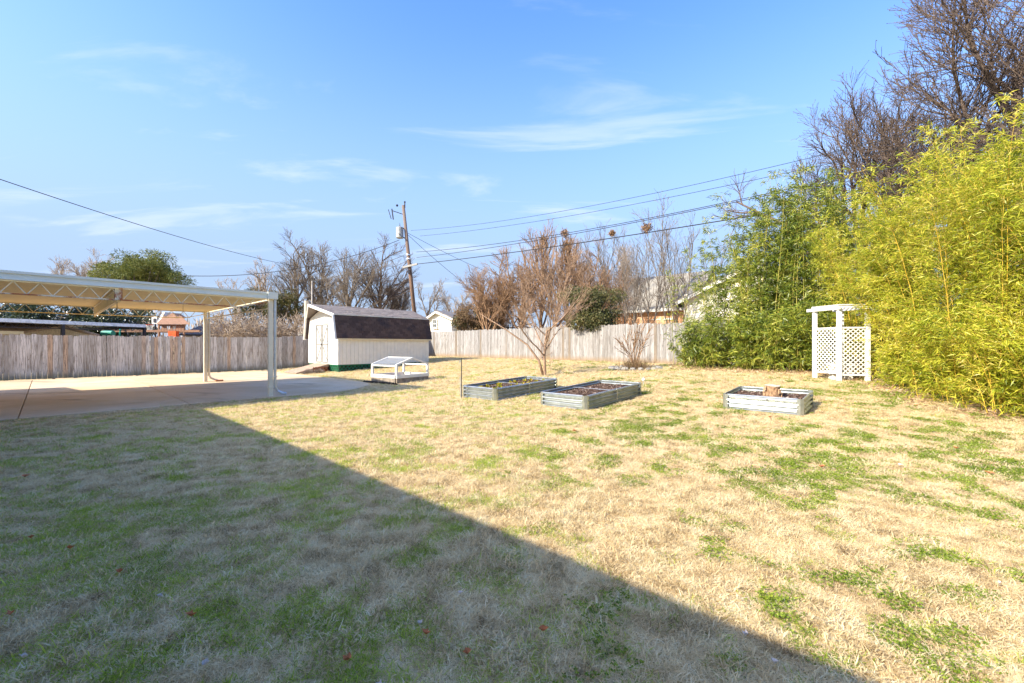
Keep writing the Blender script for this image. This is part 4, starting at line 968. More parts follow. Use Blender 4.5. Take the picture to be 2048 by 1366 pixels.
# ================================================================== BARE TREES
def bare(px, D, top, spread, label, mat='bark', seed=0, z0=.4, dens=1., style='round', name='bare_tree', group=None, tw=None):
    Ht = zat(top, D) - z0; pxm = D / 425.; mr = tw or max(.006, .10 * pxm)
    k = lambda v: max(2, int(round(v * dens)))
    if style == 'round':
        lv = [dict(L=Ht * .55, r=Ht * .022, K=6, wig=.06, up=.1, taper=.5),
              dict(L=spread * 1.15, r=Ht * .012, k=k(9), u0=.35, ang=.75, K=6, wig=.14, up=.12, spiral=1, shrink=.1, taper=.35),
              dict(L=spread * .62, r=Ht * .006, k=k(7), u0=.2, ang=.65, K=5, wig=.16, up=.06, taper=.4),
              dict(L=spread * .34, r=.02, k=k(6), u0=.2, ang=.6, K=4, wig=.18, up=.05, taper=.5),
              dict(L=spread * .2, r=.01, k=k(6), u0=.2, ang=.55, K=3, wig=.15, up=.04, taper=.6)]
    elif style == 'upright':
        lv = [dict(L=Ht * .75, r=Ht * .016, K=6, wig=.03, up=.1, taper=.4),
              dict(L=spread * 2.4, r=Ht * .008, k=k(14), u0=.22, ang=.5, K=6, wig=.06, up=.22, spiral=1, shrink=.75, taper=.4),
              dict(L=spread * .9, r=.03, k=k(7), u0=.2, ang=.42, K=4, wig=.08, up=.15, taper=.5),
              dict(L=spread * .35, r=.015, k=k(6), u0=.15, ang=.5, K=3, wig=.12, up=.1, taper=.6)]
    elif style == 'stems':
        Ht *= .72
        lv = [dict(L=.4, r=Ht * .02, K=3, wig=.02, up=.1, taper=.9),
              dict(L=Ht * .95, r=Ht * .006, k=k(7), u0=.0, ang=.22, K=8, wig=.05, up=.06, spiral=1, shrink=.1, taper=.3),
              dict(L=spread * .7, r=.02, k=k(15), u0=.3, ang=.55, K=5, wig=.12, up=.12, taper=.4),
              dict(L=spread * .4, r=.014, k=k(6), u0=.15, ang=.55, K=4, wig=.15, up=.06, taper=.5),
              dict(L=spread * .2, r=.01, k=k(3), u0=.2, ang=.5, K=3, wig=.15, up=.04, taper=.6)]
    return tree(name, at(px, D, z0), lv, label, M[mat], group, seed=seed, minr=mr)[0]
gA = 'bare trees behind the shed'
bare(590, 46, 478, 3.6, 'tall bare tree left of the shed peak, first of the row', 'bark', 1, group=gA)
bare(640, 50, 500, 3.9, 'tall spreading bare tree directly above the shed peak', 'bark', 2, group=gA)
bare(700, 44, 508, 3.6, 'bare tree above the middle of the shed roof', 'bark', 3, group=gA)
bare(757, 46, 505, 3.9, 'dark bare tree above the right end of the shed roof', 'bark_d', 4, group=gA)
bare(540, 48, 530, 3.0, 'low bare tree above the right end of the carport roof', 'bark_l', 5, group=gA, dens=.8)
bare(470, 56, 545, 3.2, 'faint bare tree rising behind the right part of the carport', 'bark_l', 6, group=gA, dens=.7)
bare(800, 50, 560, 3.0, 'small bare tree just left of the utility pole foot', 'bark', 7, group=gA)
bare(182, 52, 508, 3.8, 'bare tree with fine twigs left of the pine', 'bark_l', 8)
bare(862, 44, 556, 2.6, 'thin bare tree just right of the utility pole', 'bark', 9, dens=.7)
bare(915, 46, 580, 2.6, 'small bare tree above the white outbuilding', 'bark_l', 10, dens=.8)
bare(1080, 36, 452, 2.2, 'tall upright bare tree holding a nest, left one of two', 'bark_r', 11, style='upright')
bare(1136, 37, 448, 1.9, 'tall narrow bare tree with two nests, right one of two', 'bark_r', 12, style='upright')
bare(1035, 31, 520, 3.0, 'reddish brown twiggy tree left of the two upright trees', 'bark_r', 13)
bare(1110, 30, 530, 3.0, 'dense reddish twiggy tree behind the middle of the rear fence', 'bark_crape', 14)
bare(975, 31, 565, 2.5, 'low reddish arching tree over the brown vines', 'bark_r', 15)
bare(1195, 31, 440, 2.4, 'tall slender bare tree above the ivy mound', 'bark', 16, style='stems', dens=.8)
bare(1255, 25, 455, 2.2, 'multi stemmed dark bare tree in front of the brick house', 'bark', 17, style='stems', dens=.72)
bare(1295, 26, 425, 2.2, 'tall multi stemmed bare tree holding the largest nest', 'bark', 18, style='stems', dens=.72)
bare(1350, 27, 415, 2.4, 'tall thin bare tree left of the green bamboo', 'bark', 19, style='stems', dens=.8)
bare(1400, 30, 440, 2.2, 'bare tree rising behind the left end of the green bamboo', 'bark', 20, style='stems', dens=.7)
bare(1185, 28, 560, 2.4, 'greyish bushy bare tree behind the ivy mound', 'bark_r', 30)
bare(1160, 33, 505, 2.8, 'brown twiggy tree filling the gap behind the ivy mound', 'bark_r', 31)
bare(1010, 33, 545, 2.8, 'brown twiggy tree standing behind the arching reddish tree', 'bark_r', 32)
bare(1235, 34, 500, 2.6, 'pale bare tree behind the dark multi stemmed tree', 'bark_l', 33, style='stems')
# large bare trees above the golden bamboo
def big(base, Ht, spread, label, seed, lean=(0, 0, 0), mr=.008, tw=1.):
    lv = [dict(L=Ht * .6, r=.30, K=7, wig=.05, up=.1, taper=.45),
          dict(L=spread * 1.1, r=.085, k=16, u0=.25, ang=.85, K=8, wig=.10, up=.10, spiral=1, shrink=.25, taper=.3),
          dict(L=spread * .55, r=.03, k=10, u0=.2, ang=.7, K=6, wig=.13, up=.07, taper=.35),
          dict(L=spread * .28, r=.014, k=9, u0=.15, ang=.65, K=5, wig=.16, up=.05, taper=.5),
          dict(L=spread * .11, r=.012, k=5, u0=.2, ang=.6, K=3, wig=.15, up=.05, taper=.6)]
    root, lv = tree('bare_tree', base, lv, label, M['bark_d'], seed=seed, minr=mr)
    # buds and hanging catkins give the twigs their beaded look
    r = np.random.default_rng(seed + 50); Pn = lv[-1][0]; tips = Pn[:, -1]; V, F3 = leaf_mesh(tips, r.normal(0, .4, tips.shape) + np.array([0, 0, .4]), .05, .035, r); np_obj('buds', V, F3, M['bark_d'], root, kind='stuff')
    return root
big(Vector((18.8, 14.6, .4)), 18, 5.6, 'very large bare tree with trunk rising behind the golden bamboo at right', 21)
big(at(1875, 19, .4), 12.2, 5.4, 'broad bare tree with dark twigs left of the largest tree', 22)
bare(1725, 22, 250, 4.2, 'fine twigged bare tree at the left edge of the dark tree group', 'bark_d', 23)
# nests of twigs
for px, py, D, rad, lab in ((1293, 457, 26, .30, 'largest leafy nest high in a bare tree near the wires'), (1129, 467, 37, .34, 'round nest on the wires in the right upright tree'), (1133, 489, 37, .26, 'small lower nest in the right upright tree'), (1086, 478, 36, .30, 'nest in the left upright tree'), (1224, 466, 31, .18, 'tiny nest between the tall bare trees')):
    c = at(px, D, zat(py, D)); r = np.random.default_rng(int(px)); N = 260; pos = np.array(c) + unit(r.normal(0, 1, (N, 3))) * rad * r.random((N, 1)) ** .4; V, F3 = leaf_mesh(pos, r.normal(0, 1, (N, 3)), .22, .05, r)
    o = np_obj('nest', V - np.array(c), F3, M['bark_r'], None); o.location = c; tag(o, lab, 'nest')
# small tree on the lawn
tb = G(1090, 752); r = np.random.default_rng(77)
lv = [dict(L=1.7, r=.058, K=6, wig=.05, up=.15, taper=.7),
      dict(L=1.7, r=.030, k=8, u0=.3, ang=1.15, K=9, wig=.07, up=.045, spiral=1, shrink=.15, taper=.25),
      dict(L=.95, r=.009, k=5, u0=.2, ang=.6, K=7, wig=.09, up=.07, taper=.4),
      dict(L=.6, r=.006, k=6, u0=.15, ang=.5, K=5, wig=.12, up=.08, taper=.5),
      dict(L=.3, r=.005, k=4, u0=.2, ang=.5, K=3, wig=.12, up=.06, taper=.6)]
tree('young_tree', tb, lv, 'small bare tree with spreading tan limbs standing on the lawn behind the beds', M['bark_crape'], seed=78, minr=.0042)
tr2 = MB().tube([tb + Vector((-.05, 0, -.05)), tb + Vector((-.22, .02, .55)), tb + Vector((-.65, 0, 1.15)), tb + Vector((-1.5, .1, 1.75)), tb + Vector((-2.4, .1, 2.3))], [.055, .045, .035, .025, .008], 7)
yt = [o for o in bpy.data.objects if o.name.startswith('young_tree')][0]; tr2.build('side_stem', M['bark_crape'], yt, smooth=True)
# bare shrub in a stone ring by the rear fence
sb = G(1270, 738)
lv = [dict(L=.1, r=.05, K=2, taper=1), dict(L=1.9, r=.022, k=9, u0=0, ang=.42, K=6, wig=.06, up=.05, spiral=1, shrink=.5, taper=.3), dict(L=.7, r=.010, k=5, u0=.3, ang=.5, K=4, wig=.1, up=.05, taper=.5), dict(L=.3, r=.006, k=3, u0=.2, ang=.5, K=3, taper=.6)]
tree('bare_shrub', sb, lv, 'bare vase shaped shrub in a stone ring before the pale fence', M['bark_r'], seed=81, minr=.008, cat='shrub')
r = np.random.default_rng(9); N = 420; pos = np.array(sb) + np.stack([r.normal(0, .28, N), r.normal(0, .28, N), np.zeros(N)], -1); d = np.stack([r.normal(0, .6, N), r.normal(0, .6, N), np.ones(N)], -1)
V, F3 = leaf_mesh(pos, d, r.uniform(.2, .6, N), .014, r); o = np_obj('dry_stems', V - np.array(sb), F3, M['leaf_brown'], None); o.location = sb; tag(o, 'mound of dry brown stems at the foot of the bare shrub', 'plant')
rg = thing('stone_edging', sb, 'ring of pale stones round the bare shrub and along the fence foot', 'edging')
rr = random.Random(8)
for i in range(20): a = i / 20 * 6.283; c = sb + Vector((math.cos(a) * .95, math.sin(a) * .75, .03)); MB().blob(c, rr.uniform(.09, .14), i, 7, 4, .2, (1.2, 1, .7)).build('stone', M['stone'], rg)
for i in range(15): c = P(NF - .12, 6.0 - i * .26, .56); MB().blob(c, rr.uniform(.12, .19), i + 40, 7, 4, .2, (1.1, 1, .8)).build('stone', M['stone'], rg)
# two dry herb clumps by the ramp
for px, py, lab, sd in ((608, 742, 'dry grey herb clump beside the foot of the ramp', 1), (634, 740, 'dry grey herb clump beside the middle of the ramp', 2)):
    c = P(8.25 if sd == 1 else 8.75, SH0 + .45, .05); r = np.random.default_rng(sd); N = 900; d = r.normal(0, 1, (N, 3)); d[:, 2] = np.abs(d[:, 2]) * .9; pos = np.array(c) + unit(d) * r.uniform(.02, .2, (N, 1))
    V, F3 = leaf_mesh(pos, d, .1, .012, r); o = np_obj('herb_clump', V - np.array(c), F3, plain('herb_grey' + str(sd), (.27, .22, .18), .9), None); o.location = c; tag(o, lab, 'plant')

# ================================================================== EVERGREENS, VINES, BROADLEAVES
def leafy(name, base, centers, radii, n, L, Wd, mat, label, seed, cat='tree', trunk=None, tm='bark', twigs=0, droop=.2, downs=0.):
    r = np.random.default_rng(seed); root = thing(name, base, label, cat); b = np.array(base)
    if trunk:
        m = MB().tube([base - UP * .1, base + UP * trunk[1] * .5 + Vector((.1, 0, 0)), base + UP * trunk[1]], [trunk[0], trunk[0] * .75, trunk[0] * .4], 8); m.build('trunk', M[tm], root, smooth=True)
    centers = np.asarray(centers, float); radii = np.asarray(radii, float)
    if radii.ndim == 1: radii = np.repeat(radii[:, None], 3, 1)
    pos, d = cloud(r, centers, radii, n); D = d * .7 + r.normal(0, .6, (n, 3)) + np.array([0, 0, -downs])
    V, F3 = leaf_mesh(pos, D, r.uniform(.7, 1.3, n) * L, r.uniform(.7, 1.3, n) * Wd, r, .3, droop); np_obj('foliage', V, F3, M[mat], root, kind='stuff')
    # limbs from the trunk out to each clump
    org = np.array([b[0], b[1], b[2] + (trunk[1] * .45 if trunk else .2)]); K = 5; N = len(centers)
    u = np.linspace(0, 1, K)[None, :, None]; Pn = org[None, None] * (1 - u) + centers[:, None] * u + r.normal(0, .05, (N, K, 3)); Pn[:, 0] = org
    Rn = np.linspace(.05 if not trunk else trunk[0] * .35, .015, K)[None].repeat(N, 0); v, f = tubes(Pn, Rn, 4); np_obj('limbs', v, f, M[tm], root)
    return root
def clumps(r, c, R3, k, rr):
    d = unit(r.normal(0, 1, (k, 3))) * (r.random((k, 1)) ** .45); return np.array(c) + d * np.array(R3), r.uniform(rr[0], rr[1], (k, 1)) * np.array([[1, 1, .7]])
r = np.random.default_rng(31)
# pine with layered boughs
c = at(278, 45, .3); cs_, rs_ = clumps(r, (c.x, c.y, 8.6), (4.4, 3.5, 3.2), 95, (.6, 1.2)); cs_[:, 2] = np.where(np.hypot(cs_[:, 0] - c.x, cs_[:, 1] - c.y) > 3.2, np.minimum(cs_[:, 2], 8.6), cs_[:, 2]); rs_[:, 2] *= .9
leafy('pine_tree', c, cs_, rs_, 30000, .30, .06, 'leaf_pine', 'rounded olive green pine rising above the carport roof', 1, trunk=(.32, 9.0), tm='bark', downs=-.2)
# magnolia screen behind the neighbour carport, three trees
for i, (px, D, w, tp) in enumerate(((20, 34, 3.6, 598), (115, 33, 3.4, 600), (215, 35, 3.4, 602))):
    c = at(px, D, .1); hz = zat(tp, D); cs_, rs_ = clumps(r, (c.x, c.y, hz * .52), (w, 2.2, hz * .46), 34, (.7, 1.1))
    leafy('magnolia_tree', c, cs_, rs_, 9000, .24, .11, 'leaf_dark', ('glossy dark magnolia at the left edge beneath the carport roof', 'glossy dark magnolia in the middle of the three under the roof line', 'glossy dark magnolia nearest the play set')[i], 40 + i, trunk=(.25, 3.), tm='bark_d')
for i, (px, D, tp, w, lab) in enumerate(((562, 44, 566, 2.2, 'dark round evergreen behind the carport corner'), (502, 47, 572, 1.7, 'small dark evergreen left of the carport corner'))):
    c = at(px, D, .3); cs_, rs_ = clumps(r, (c.x, c.y, zat(tp, D) - 2.0), (w, 1.4, 1.5), 16, (.6, .9)); leafy('evergreen_tree', c, cs_, rs_, 5200, .22, .07, 'leaf_ivy', lab, 50 + i, trunk=(.2, 5.), tm='bark_d')
# brown brush behind the left fence
for i, (px, D, tp, w) in enumerate(((455, 31, 632, 1.3), (500, 30, 622, 1.5), (545, 30.5, 618, 1.5), (585, 31, 628, 1.2))):
    c = at(px, D, .3); H = zat(tp, D) - .3
    lv = [dict(L=.5, r=.09, K=3, taper=.8), dict(L=H * .95, r=.04, k=16, u0=0, ang=.75, K=7, wig=.2, up=.03, spiral=1, taper=.3), dict(L=1.3, r=.02, k=8, u0=.15, ang=.8, K=5, wig=.3, up=-.04, taper=.4), dict(L=.7, r=.013, k=6, u0=.1, ang=.9, K=4, wig=.3, up=-.06, taper=.5)]
    root, lvv = tree('vine_thicket', c, lv, ('tangled pale vine thicket just right of the rear carport post', 'tangled brown thicket between the two carport posts', 'tangled vine thicket behind the front carport post', 'pale thicket between the carport and the shed')[i], M['bark_l'], cat='shrub', seed=60 + i, minr=.014)
    tips = lvv[2][0].reshape(-1, 3); rr_ = np.random.default_rng(i); tips = tips[rr_.random(len(tips)) < .8]; V, F3 = leaf_mesh(tips, rr_.normal(0, 1, tips.shape), .16, .07, rr_); np_obj('dry_leaves', V, F3, M['leaf_brown'], root, kind='stuff')
# evergreen ivy mound hanging over the rear fence
c = P(19.45, 12.2, .5); cs_ = []; rs_ = []
for i in range(30): a = r.random() * 6.28; q = r.random() ** .5; cs_.append((c.x + math.cos(a) * 1.5 * q + .1, c.y + math.sin(a) * 1.0 * q, 2.35 + r.random() * 1.9)); rs_.append((.5, .45, .42))
leafy('ivy_mound', c, cs_, rs_, 12000, .10, .055, 'leaf_ivy', 'olive green ivy mound spilling over the middle of the rear fence', 70, 'shrub', trunk=(.15, 3.), downs=.6)
cs_ = [(c.x + .6 + r.normal(0, .45), c.y - .1 + r.normal(0, .25), 2.35 + r.random() * .6) for _ in range(12)]
leafy('dark_evergreen_shrub', c + Vector((.6, .2, 0)), cs_, [(.42, .35, .34)] * 12, 5200, .12, .06, 'leaf_dark', 'dark glossy evergreen shrub at the right side of the ivy mound', 71, 'shrub')
# brown-green vines left of the small tree
cs_ = []; c = at(965, 32.5, .5)
for i in range(34): cs_.append((c.x + r.uniform(-1.8, 2.1), c.y + r.uniform(-.8, .8), r.uniform(1.9, zat(603, 32.5) - .2)))
leafy('vine_shrub', c, cs_, [(.55, .5, .40)] * 34, 11000, .13, .05, 'leaf_brown', 'brown and olive vine shrub behind the left part of the rear fence', 72, 'shrub', twigs=1, downs=.8)
cs_ = [(q[0] - .3, q[1] + .3, q[2] - .25) for q in cs_[::2]]
leafy('vine_shrub', c + Vector((-.3, .4, 0)), cs_, [(.5, .5, .36)] * len(cs_), 5000, .12, .06, 'leaf_ivy', 'olive leaved shrub just right of the white outbuilding', 73, 'shrub', downs=.5)
# hanging vine strands on the reddish tree
# far tree line
r = np.random.default_rng(91); N = 15000; px = r.uniform(-1500, 3200, N); D = r.uniform(85, 120, N); xx = (px - 1024) / F_PX * D; H = 3 + 6.5 * fbm(px / 60 + 5, px * 0 + 2, 3)
pos = np.stack([xx, D, .3 + r.random(N) * H], -1); V, F3 = leaf_mesh(pos, r.normal(0, .35, (N, 3)) + np.array([0, 0, 1]), r.uniform(1., 2.6, N), r.uniform(.15, .5, N), r)
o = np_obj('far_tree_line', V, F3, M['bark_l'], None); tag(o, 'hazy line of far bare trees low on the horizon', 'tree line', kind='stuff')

# ================================================================== BAMBOO
def bamboo(name, base, spots, heights, leans, label, culm_mat, leaf_mat, seed, L=(.09, .15), W_=(.012, .02), nodes_dz=.26, per=10, brl=(.35, .8), rad=.012, start=.06, group=None, sparse=None):
    r = np.random.default_rng(seed); root = thing(name, base, label, 'bamboo', group); segs = []; LC = []; LD = []; LLn = []; LW = []; BP = []
    for i, (b, H, ln) in enumerate(zip(spots, heights, leans)):
        K = 12; u = np.linspace(0, 1, K); ln = np.array(ln); b = np.array(b)
        arch = u ** 2.2
        Pn = b[None] + np.stack([ln[0] * (u * .25 + arch * .75) * H, ln[1] * (u * .25 + arch * .75) * H, H * (u - .14 * np.hypot(*ln) * arch * 2)], -1) + np.cumsum(r.normal(0, .012, (K, 3)), 0)
        Rn = rad * (1.05 - .85 * u) * (.7 + .05 * H)
        v, f = tubes(Pn[None], Rn[None], 5); np_obj('culm', v, f, culm_mat, root, smooth=True)
        nn = int(H / nodes_dz); uu = start + (1 - start) * (np.arange(nn) + r.random(nn)) / nn; uu = uu[uu < 1]
        if sparse is not None: uu = uu[r.random(len(uu)) < np.interp(uu * H, sparse[0], sparse[1])]
        q = uu * (K - 1); i0 = np.clip(q.astype(int), 0, K - 2); fr_ = (q - i0)[:, None]; pos = Pn[i0] + (Pn[i0 + 1] - Pn[i0]) * fr_
        for _ in range(3):
            az = r.random(len(pos)) * 6.283; el = r.uniform(.15, .95, len(pos)); d = np.stack([np.cos(az) * np.cos(el), np.sin(az) * np.cos(el), np.sin(el)], -1)
            bl = r.uniform(*brl, len(pos)) * (1.1 - .6 * uu)
            e1 = pos + d * bl[:, None] * .6; e2 = e1 + (d * .8 + np.array([0, 0, -.35])) * bl[:, None] * .5
            BP.append(np.stack([pos, e1, e2], 1))
            for t_ in range(per):
                w = r.uniform(.25, 1.05, len(pos))[:, None]; pt_ = np.where(w < .55, pos + (e1 - pos) * w / .55, e1 + (e2 - e1) * (w - .55) / .5) + r.normal(0, .035, (len(pos), 3))
                ld = unit(d) * .7 + r.normal(0, .55, (len(pos), 3)) + np.array([0, 0, -.35])
                LC.append(pt_); LD.append(ld); LLn.append(r.uniform(*L, len(pos))); LW.append(r.uniform(*W_, len(pos)))
    BP = np.concatenate(BP); v, f = tubes(BP, np.tile(np.array([[.0042, .003, .0018]]), (len(BP), 1)), 3); np_obj('branches', v, f, M['twig_y'] if culm_mat == M['culm_y'] else culm_mat, root, kind='stuff')
    LC = np.concatenate(LC); z = ground_z(LC[:, 0], LC[:, 1]) + .03; LC[:, 2] = np.maximum(LC[:, 2], z)
    V, F3 = leaf_mesh(LC, np.concatenate(LD), np.concatenate(LLn), np.concatenate(LW), r, .3, .15); np_obj('foliage', V, F3, leaf_mat, root, kind='stuff')
    return root, len(LC)
tot = 0
# green grove before the rear fence
def grove(px0, px1, off, n, hfun, r, lean=(0, 0), lj=.12):
    sp = []; hs_ = []; ls = []
    for i in range(n):
        px = r.uniform(px0, px1); k = (px - 1024) / F_PX; nn = NF - r.uniform(*off); D = nn / (k * NX + NY); p = Vector((k * D, D, 0)); p.z = float(ground_z(p.x, p.y)); sp.append(p)
        hs_.append(hfun(px, r)); ls.append((lean[0] + r.normal(0, lj), lean[1] + r.normal(0, lj)))
    return sp, hs_, ls
r = np.random.default_rng(101)
topy = lambda px: np.interp(px, [1340, 1380, 1450, 1520, 1580, 1640, 1700], [560, 480, 410, 370, 360, 370, 370])
hf = lambda px, r: (zat(topy(px) + r.uniform(0, 150), 17.0) - .5)
sp, hs_, ls = grove(1420, 1690, (-.9, 1.0), 84, hf, r, (-.04, -.03), .10)
rt, n_ = bamboo('bamboo_clump', P(NF, 5, .5), sp, hs_, ls, 'tall green bamboo clump between the pale fence and the white arbor', M['culm_g'], M['leaf_bam'], 102, (.14, .23), (.02, .034), .26, 13, (.3, .7), .016, .05, sparse=([0, 2.6, 4, 7], [1, 1, .85, .6])); tot += n_
sp, hs_, ls = grove(1360, 1650, (.2, 1.9), 90, lambda px, r: r.uniform(.9, 2.5) * np.interp(px, [1360, 1420, 1640], [.55, .9, 1.1]), r, (-.12, -.12), .2)
rt, n_ = bamboo('bamboo_clump', P(NF - 1, 5, .5), sp, hs_, ls, 'low leafy green bamboo spreading at the foot of the tall green clump', M['culm_g'], M['leaf_bam'], 103, (.14, .23), (.022, .036), .17, 12, (.3, .6), .012, .05); tot += n_
sp, hs_, ls = grove(1330, 1440, (-.6, .5), 7, lambda px, r: r.uniform(3.0, 4.6), r, (-.1, -.03), .12)
rt, n_ = bamboo('bamboo_clump', P(NF, 8, .5), sp, hs_, ls, 'thin scattered bamboo stems at the left end of the green clump', M['culm_g'], M['leaf_bam'], 104, (.12, .18), (.018, .028), .3, 7, (.3, .6), .012, .2, sparse=([0, 5], [.6, .6])); tot += n_
# golden grove along the right edge
edge = [(10.3, 13.2), (9.95, 12.2), (10.0, 11.0), (9.2, 9.7), (8.75, 8.5), (8.6, 7.3), (8.9, 6.3), (9.1, 5.2), (9.3, 3.8), (9.5, 2.2)]
ex = [e[0] for e in edge][::-1]; ey = [e[1] for e in edge][::-1]
def gold(n, ya, yb, dep, hr, r, lx=-.16, ljit=.1, edgeoff=0.):
    sp = []; hs_ = []; ls = []
    for i in range(n):
        y = r.uniform(ya, yb); x = np.interp(y, ey, ex) + edgeoff + dep * r.random() ** 1.3; p = Vector((x, y, float(ground_z(x, y)))); sp.append(p); hs_.append(r.uniform(*hr)); ls.append((lx + r.normal(0, ljit), r.normal(-.03, ljit)))
    return sp, hs_, ls
r = np.random.default_rng(111)
for k, (ya, yb, n, hr, lab) in enumerate(((10.6, 13.8, 42, (3.6, 5.6), 'golden bamboo clump overhanging the white arbor'), (7.6, 10.8, 58, (3.8, 5.8), 'yellow stemmed golden bamboo clump just right of the arbor'), (4.2, 7.8, 52, (3.7, 5.6), 'tall golden bamboo clump at the right edge of the lawn'))):
    sp, hs_, ls = gold(n, ya, yb, 3.4, hr, r)
    rt, n_ = bamboo('golden_bamboo_clump', Vector((10, (ya + yb) / 2, .2)), sp, hs_, ls, lab, M['culm_y'], M['leaf_gold'], 112 + k, (.085, .14), (.011, .018), .21, 21, (.3, .9), .0085, .04, 'golden bamboo clumps'); tot += n_
sp, hs_, ls = gold(150, 4.0, 11.2, 1.3, (.4, 2.4), r, -.25, .15, -.35)
rt, n_ = bamboo('golden_bamboo_clump', Vector((9, 8, .2)), sp, hs_, ls, 'low green skirt of bamboo leaves where the golden grove meets the lawn', M['culm_y'], M['leaf_gold'], 120, (.09, .15), (.012, .020), .16, 14, (.2, .5), .008, .05, 'golden bamboo clumps'); tot += n_
r = np.random.default_rng(125); sp = []; hs_ = []; ls = []
for i in range(14):
    x, y = r.uniform(9.95, 10.5), r.uniform(10.75, 11.3); sp.append(Vector((x, y, float(ground_z(x, y))))); hs_.append(r.uniform(2.9, 3.9)); ls.append((-.30 + r.normal(0, .06), r.normal(0, .06)))
bamboo('golden_bamboo_clump', Vector((10.1, 11, .2)), sp, hs_, ls, 'golden bamboo stems leaning over the right post of the arbor', M['culm_y'], M['leaf_gold'], 126, (.085, .14), (.011, .018), .2, 14, (.25, .6), .008, .42, 'golden bamboo clumps')
# tan leaf litter under the bamboo
r = np.random.default_rng(130); N = 9000; a = r.uniform(0, 1, N)
px = r.uniform(1340, 1800, N // 2); k = (px - 1024) / F_PX; nn = NF - .1 - r.random(N // 2) ** 1.5 * 2.6; D = nn / (k * NX + NY); A = np.stack([k * D, D], -1)
y = r.uniform(3, 13, N - N // 2); x = np.interp(y, ey, ex) - .9 + 1.9 * r.random(N - N // 2) ** .7; A = np.concatenate([A, np.stack([x, y], -1)]); zz_ = ground_z(A[:, 0], A[:, 1]) + .012 + .05 * r.random(N)
d = r.normal(0, 1, (N, 3)); d[:, 2] *= .25; V, F3 = leaf_mesh(np.column_stack([A, zz_]), d, r.uniform(.06, .16, N), r.uniform(.015, .035, N), r); o = np_obj('leaf_litter', V, F3, M['litter'], None); tag(o, 'tan fallen bamboo leaves covering the ground under the bamboo', 'leaf litter', kind='stuff')

# ================================================================== LAWN
def tuft(name, kind, seed, mat):
    r = np.random.default_rng(seed)
    if kind == 'clover':
        N = 34; a = r.random(N) * 6.28; q = .08 * np.sqrt(r.random(N)); c = np.stack([np.cos(a) * q, np.sin(a) * q, r.uniform(.006, .026, N)], -1); Vs = []; Fs = []
        for i in range(N):
            for j in range(3):
                t_ = j * 2.09 + a[i]; d = np.array([[math.cos(t_), math.sin(t_), .25]]); v, f = leaf_mesh(c[i:i + 1], d, .010, .009, r, .15); Vs.append(v); Fs.append(f)
        V, F_ = join(list(zip(Vs, Fs))); return mesh_np(name, V, F_, mat)
    N = 84 if kind == 'straw' else 60; a = r.random(N) * 6.28; q = .075 * np.sqrt(r.random(N)); base = np.stack([np.cos(a) * q, np.sin(a) * q, np.zeros(N)], -1)
    h = r.uniform(.010, .028, N) if kind == 'straw' else r.uniform(.012, .032, N); lean = r.normal(0, 1.7 if kind == 'straw' else 1.3, (N, 2)); lean = lean
    d1 = unit(np.column_stack([lean, np.ones(N)])); d2 = unit(d1 + np.column_stack([lean * .9 + r.normal(0, .5, (N, 2)), -np.ones(N) * r.uniform(.0, .9, N)])); w = r.uniform(.0010, .0024, N)[:, None]
    sd = unit(np.column_stack([r.normal(0, 1, (N, 2)), np.zeros(N)])); m1 = base + d1 * h[:, None]; tip = m1 + d2 * h[:, None] * r.uniform(.4, 1.1, (N, 1))
    V = np.stack([base - sd * w, base + sd * w, m1 - sd * w * .9, m1 + sd * w * .9, tip], 1).reshape(-1, 3); V[:, 2] = np.maximum(V[:, 2], -.004); i = np.arange(N) * 5
    F3 = np.concatenate([np.stack([i, i + 1, i + 3], 1), np.stack([i, i + 3, i + 2], 1), np.stack([i + 2, i + 3, i + 4], 1)]); return mesh_np(name, V, F3, mat)
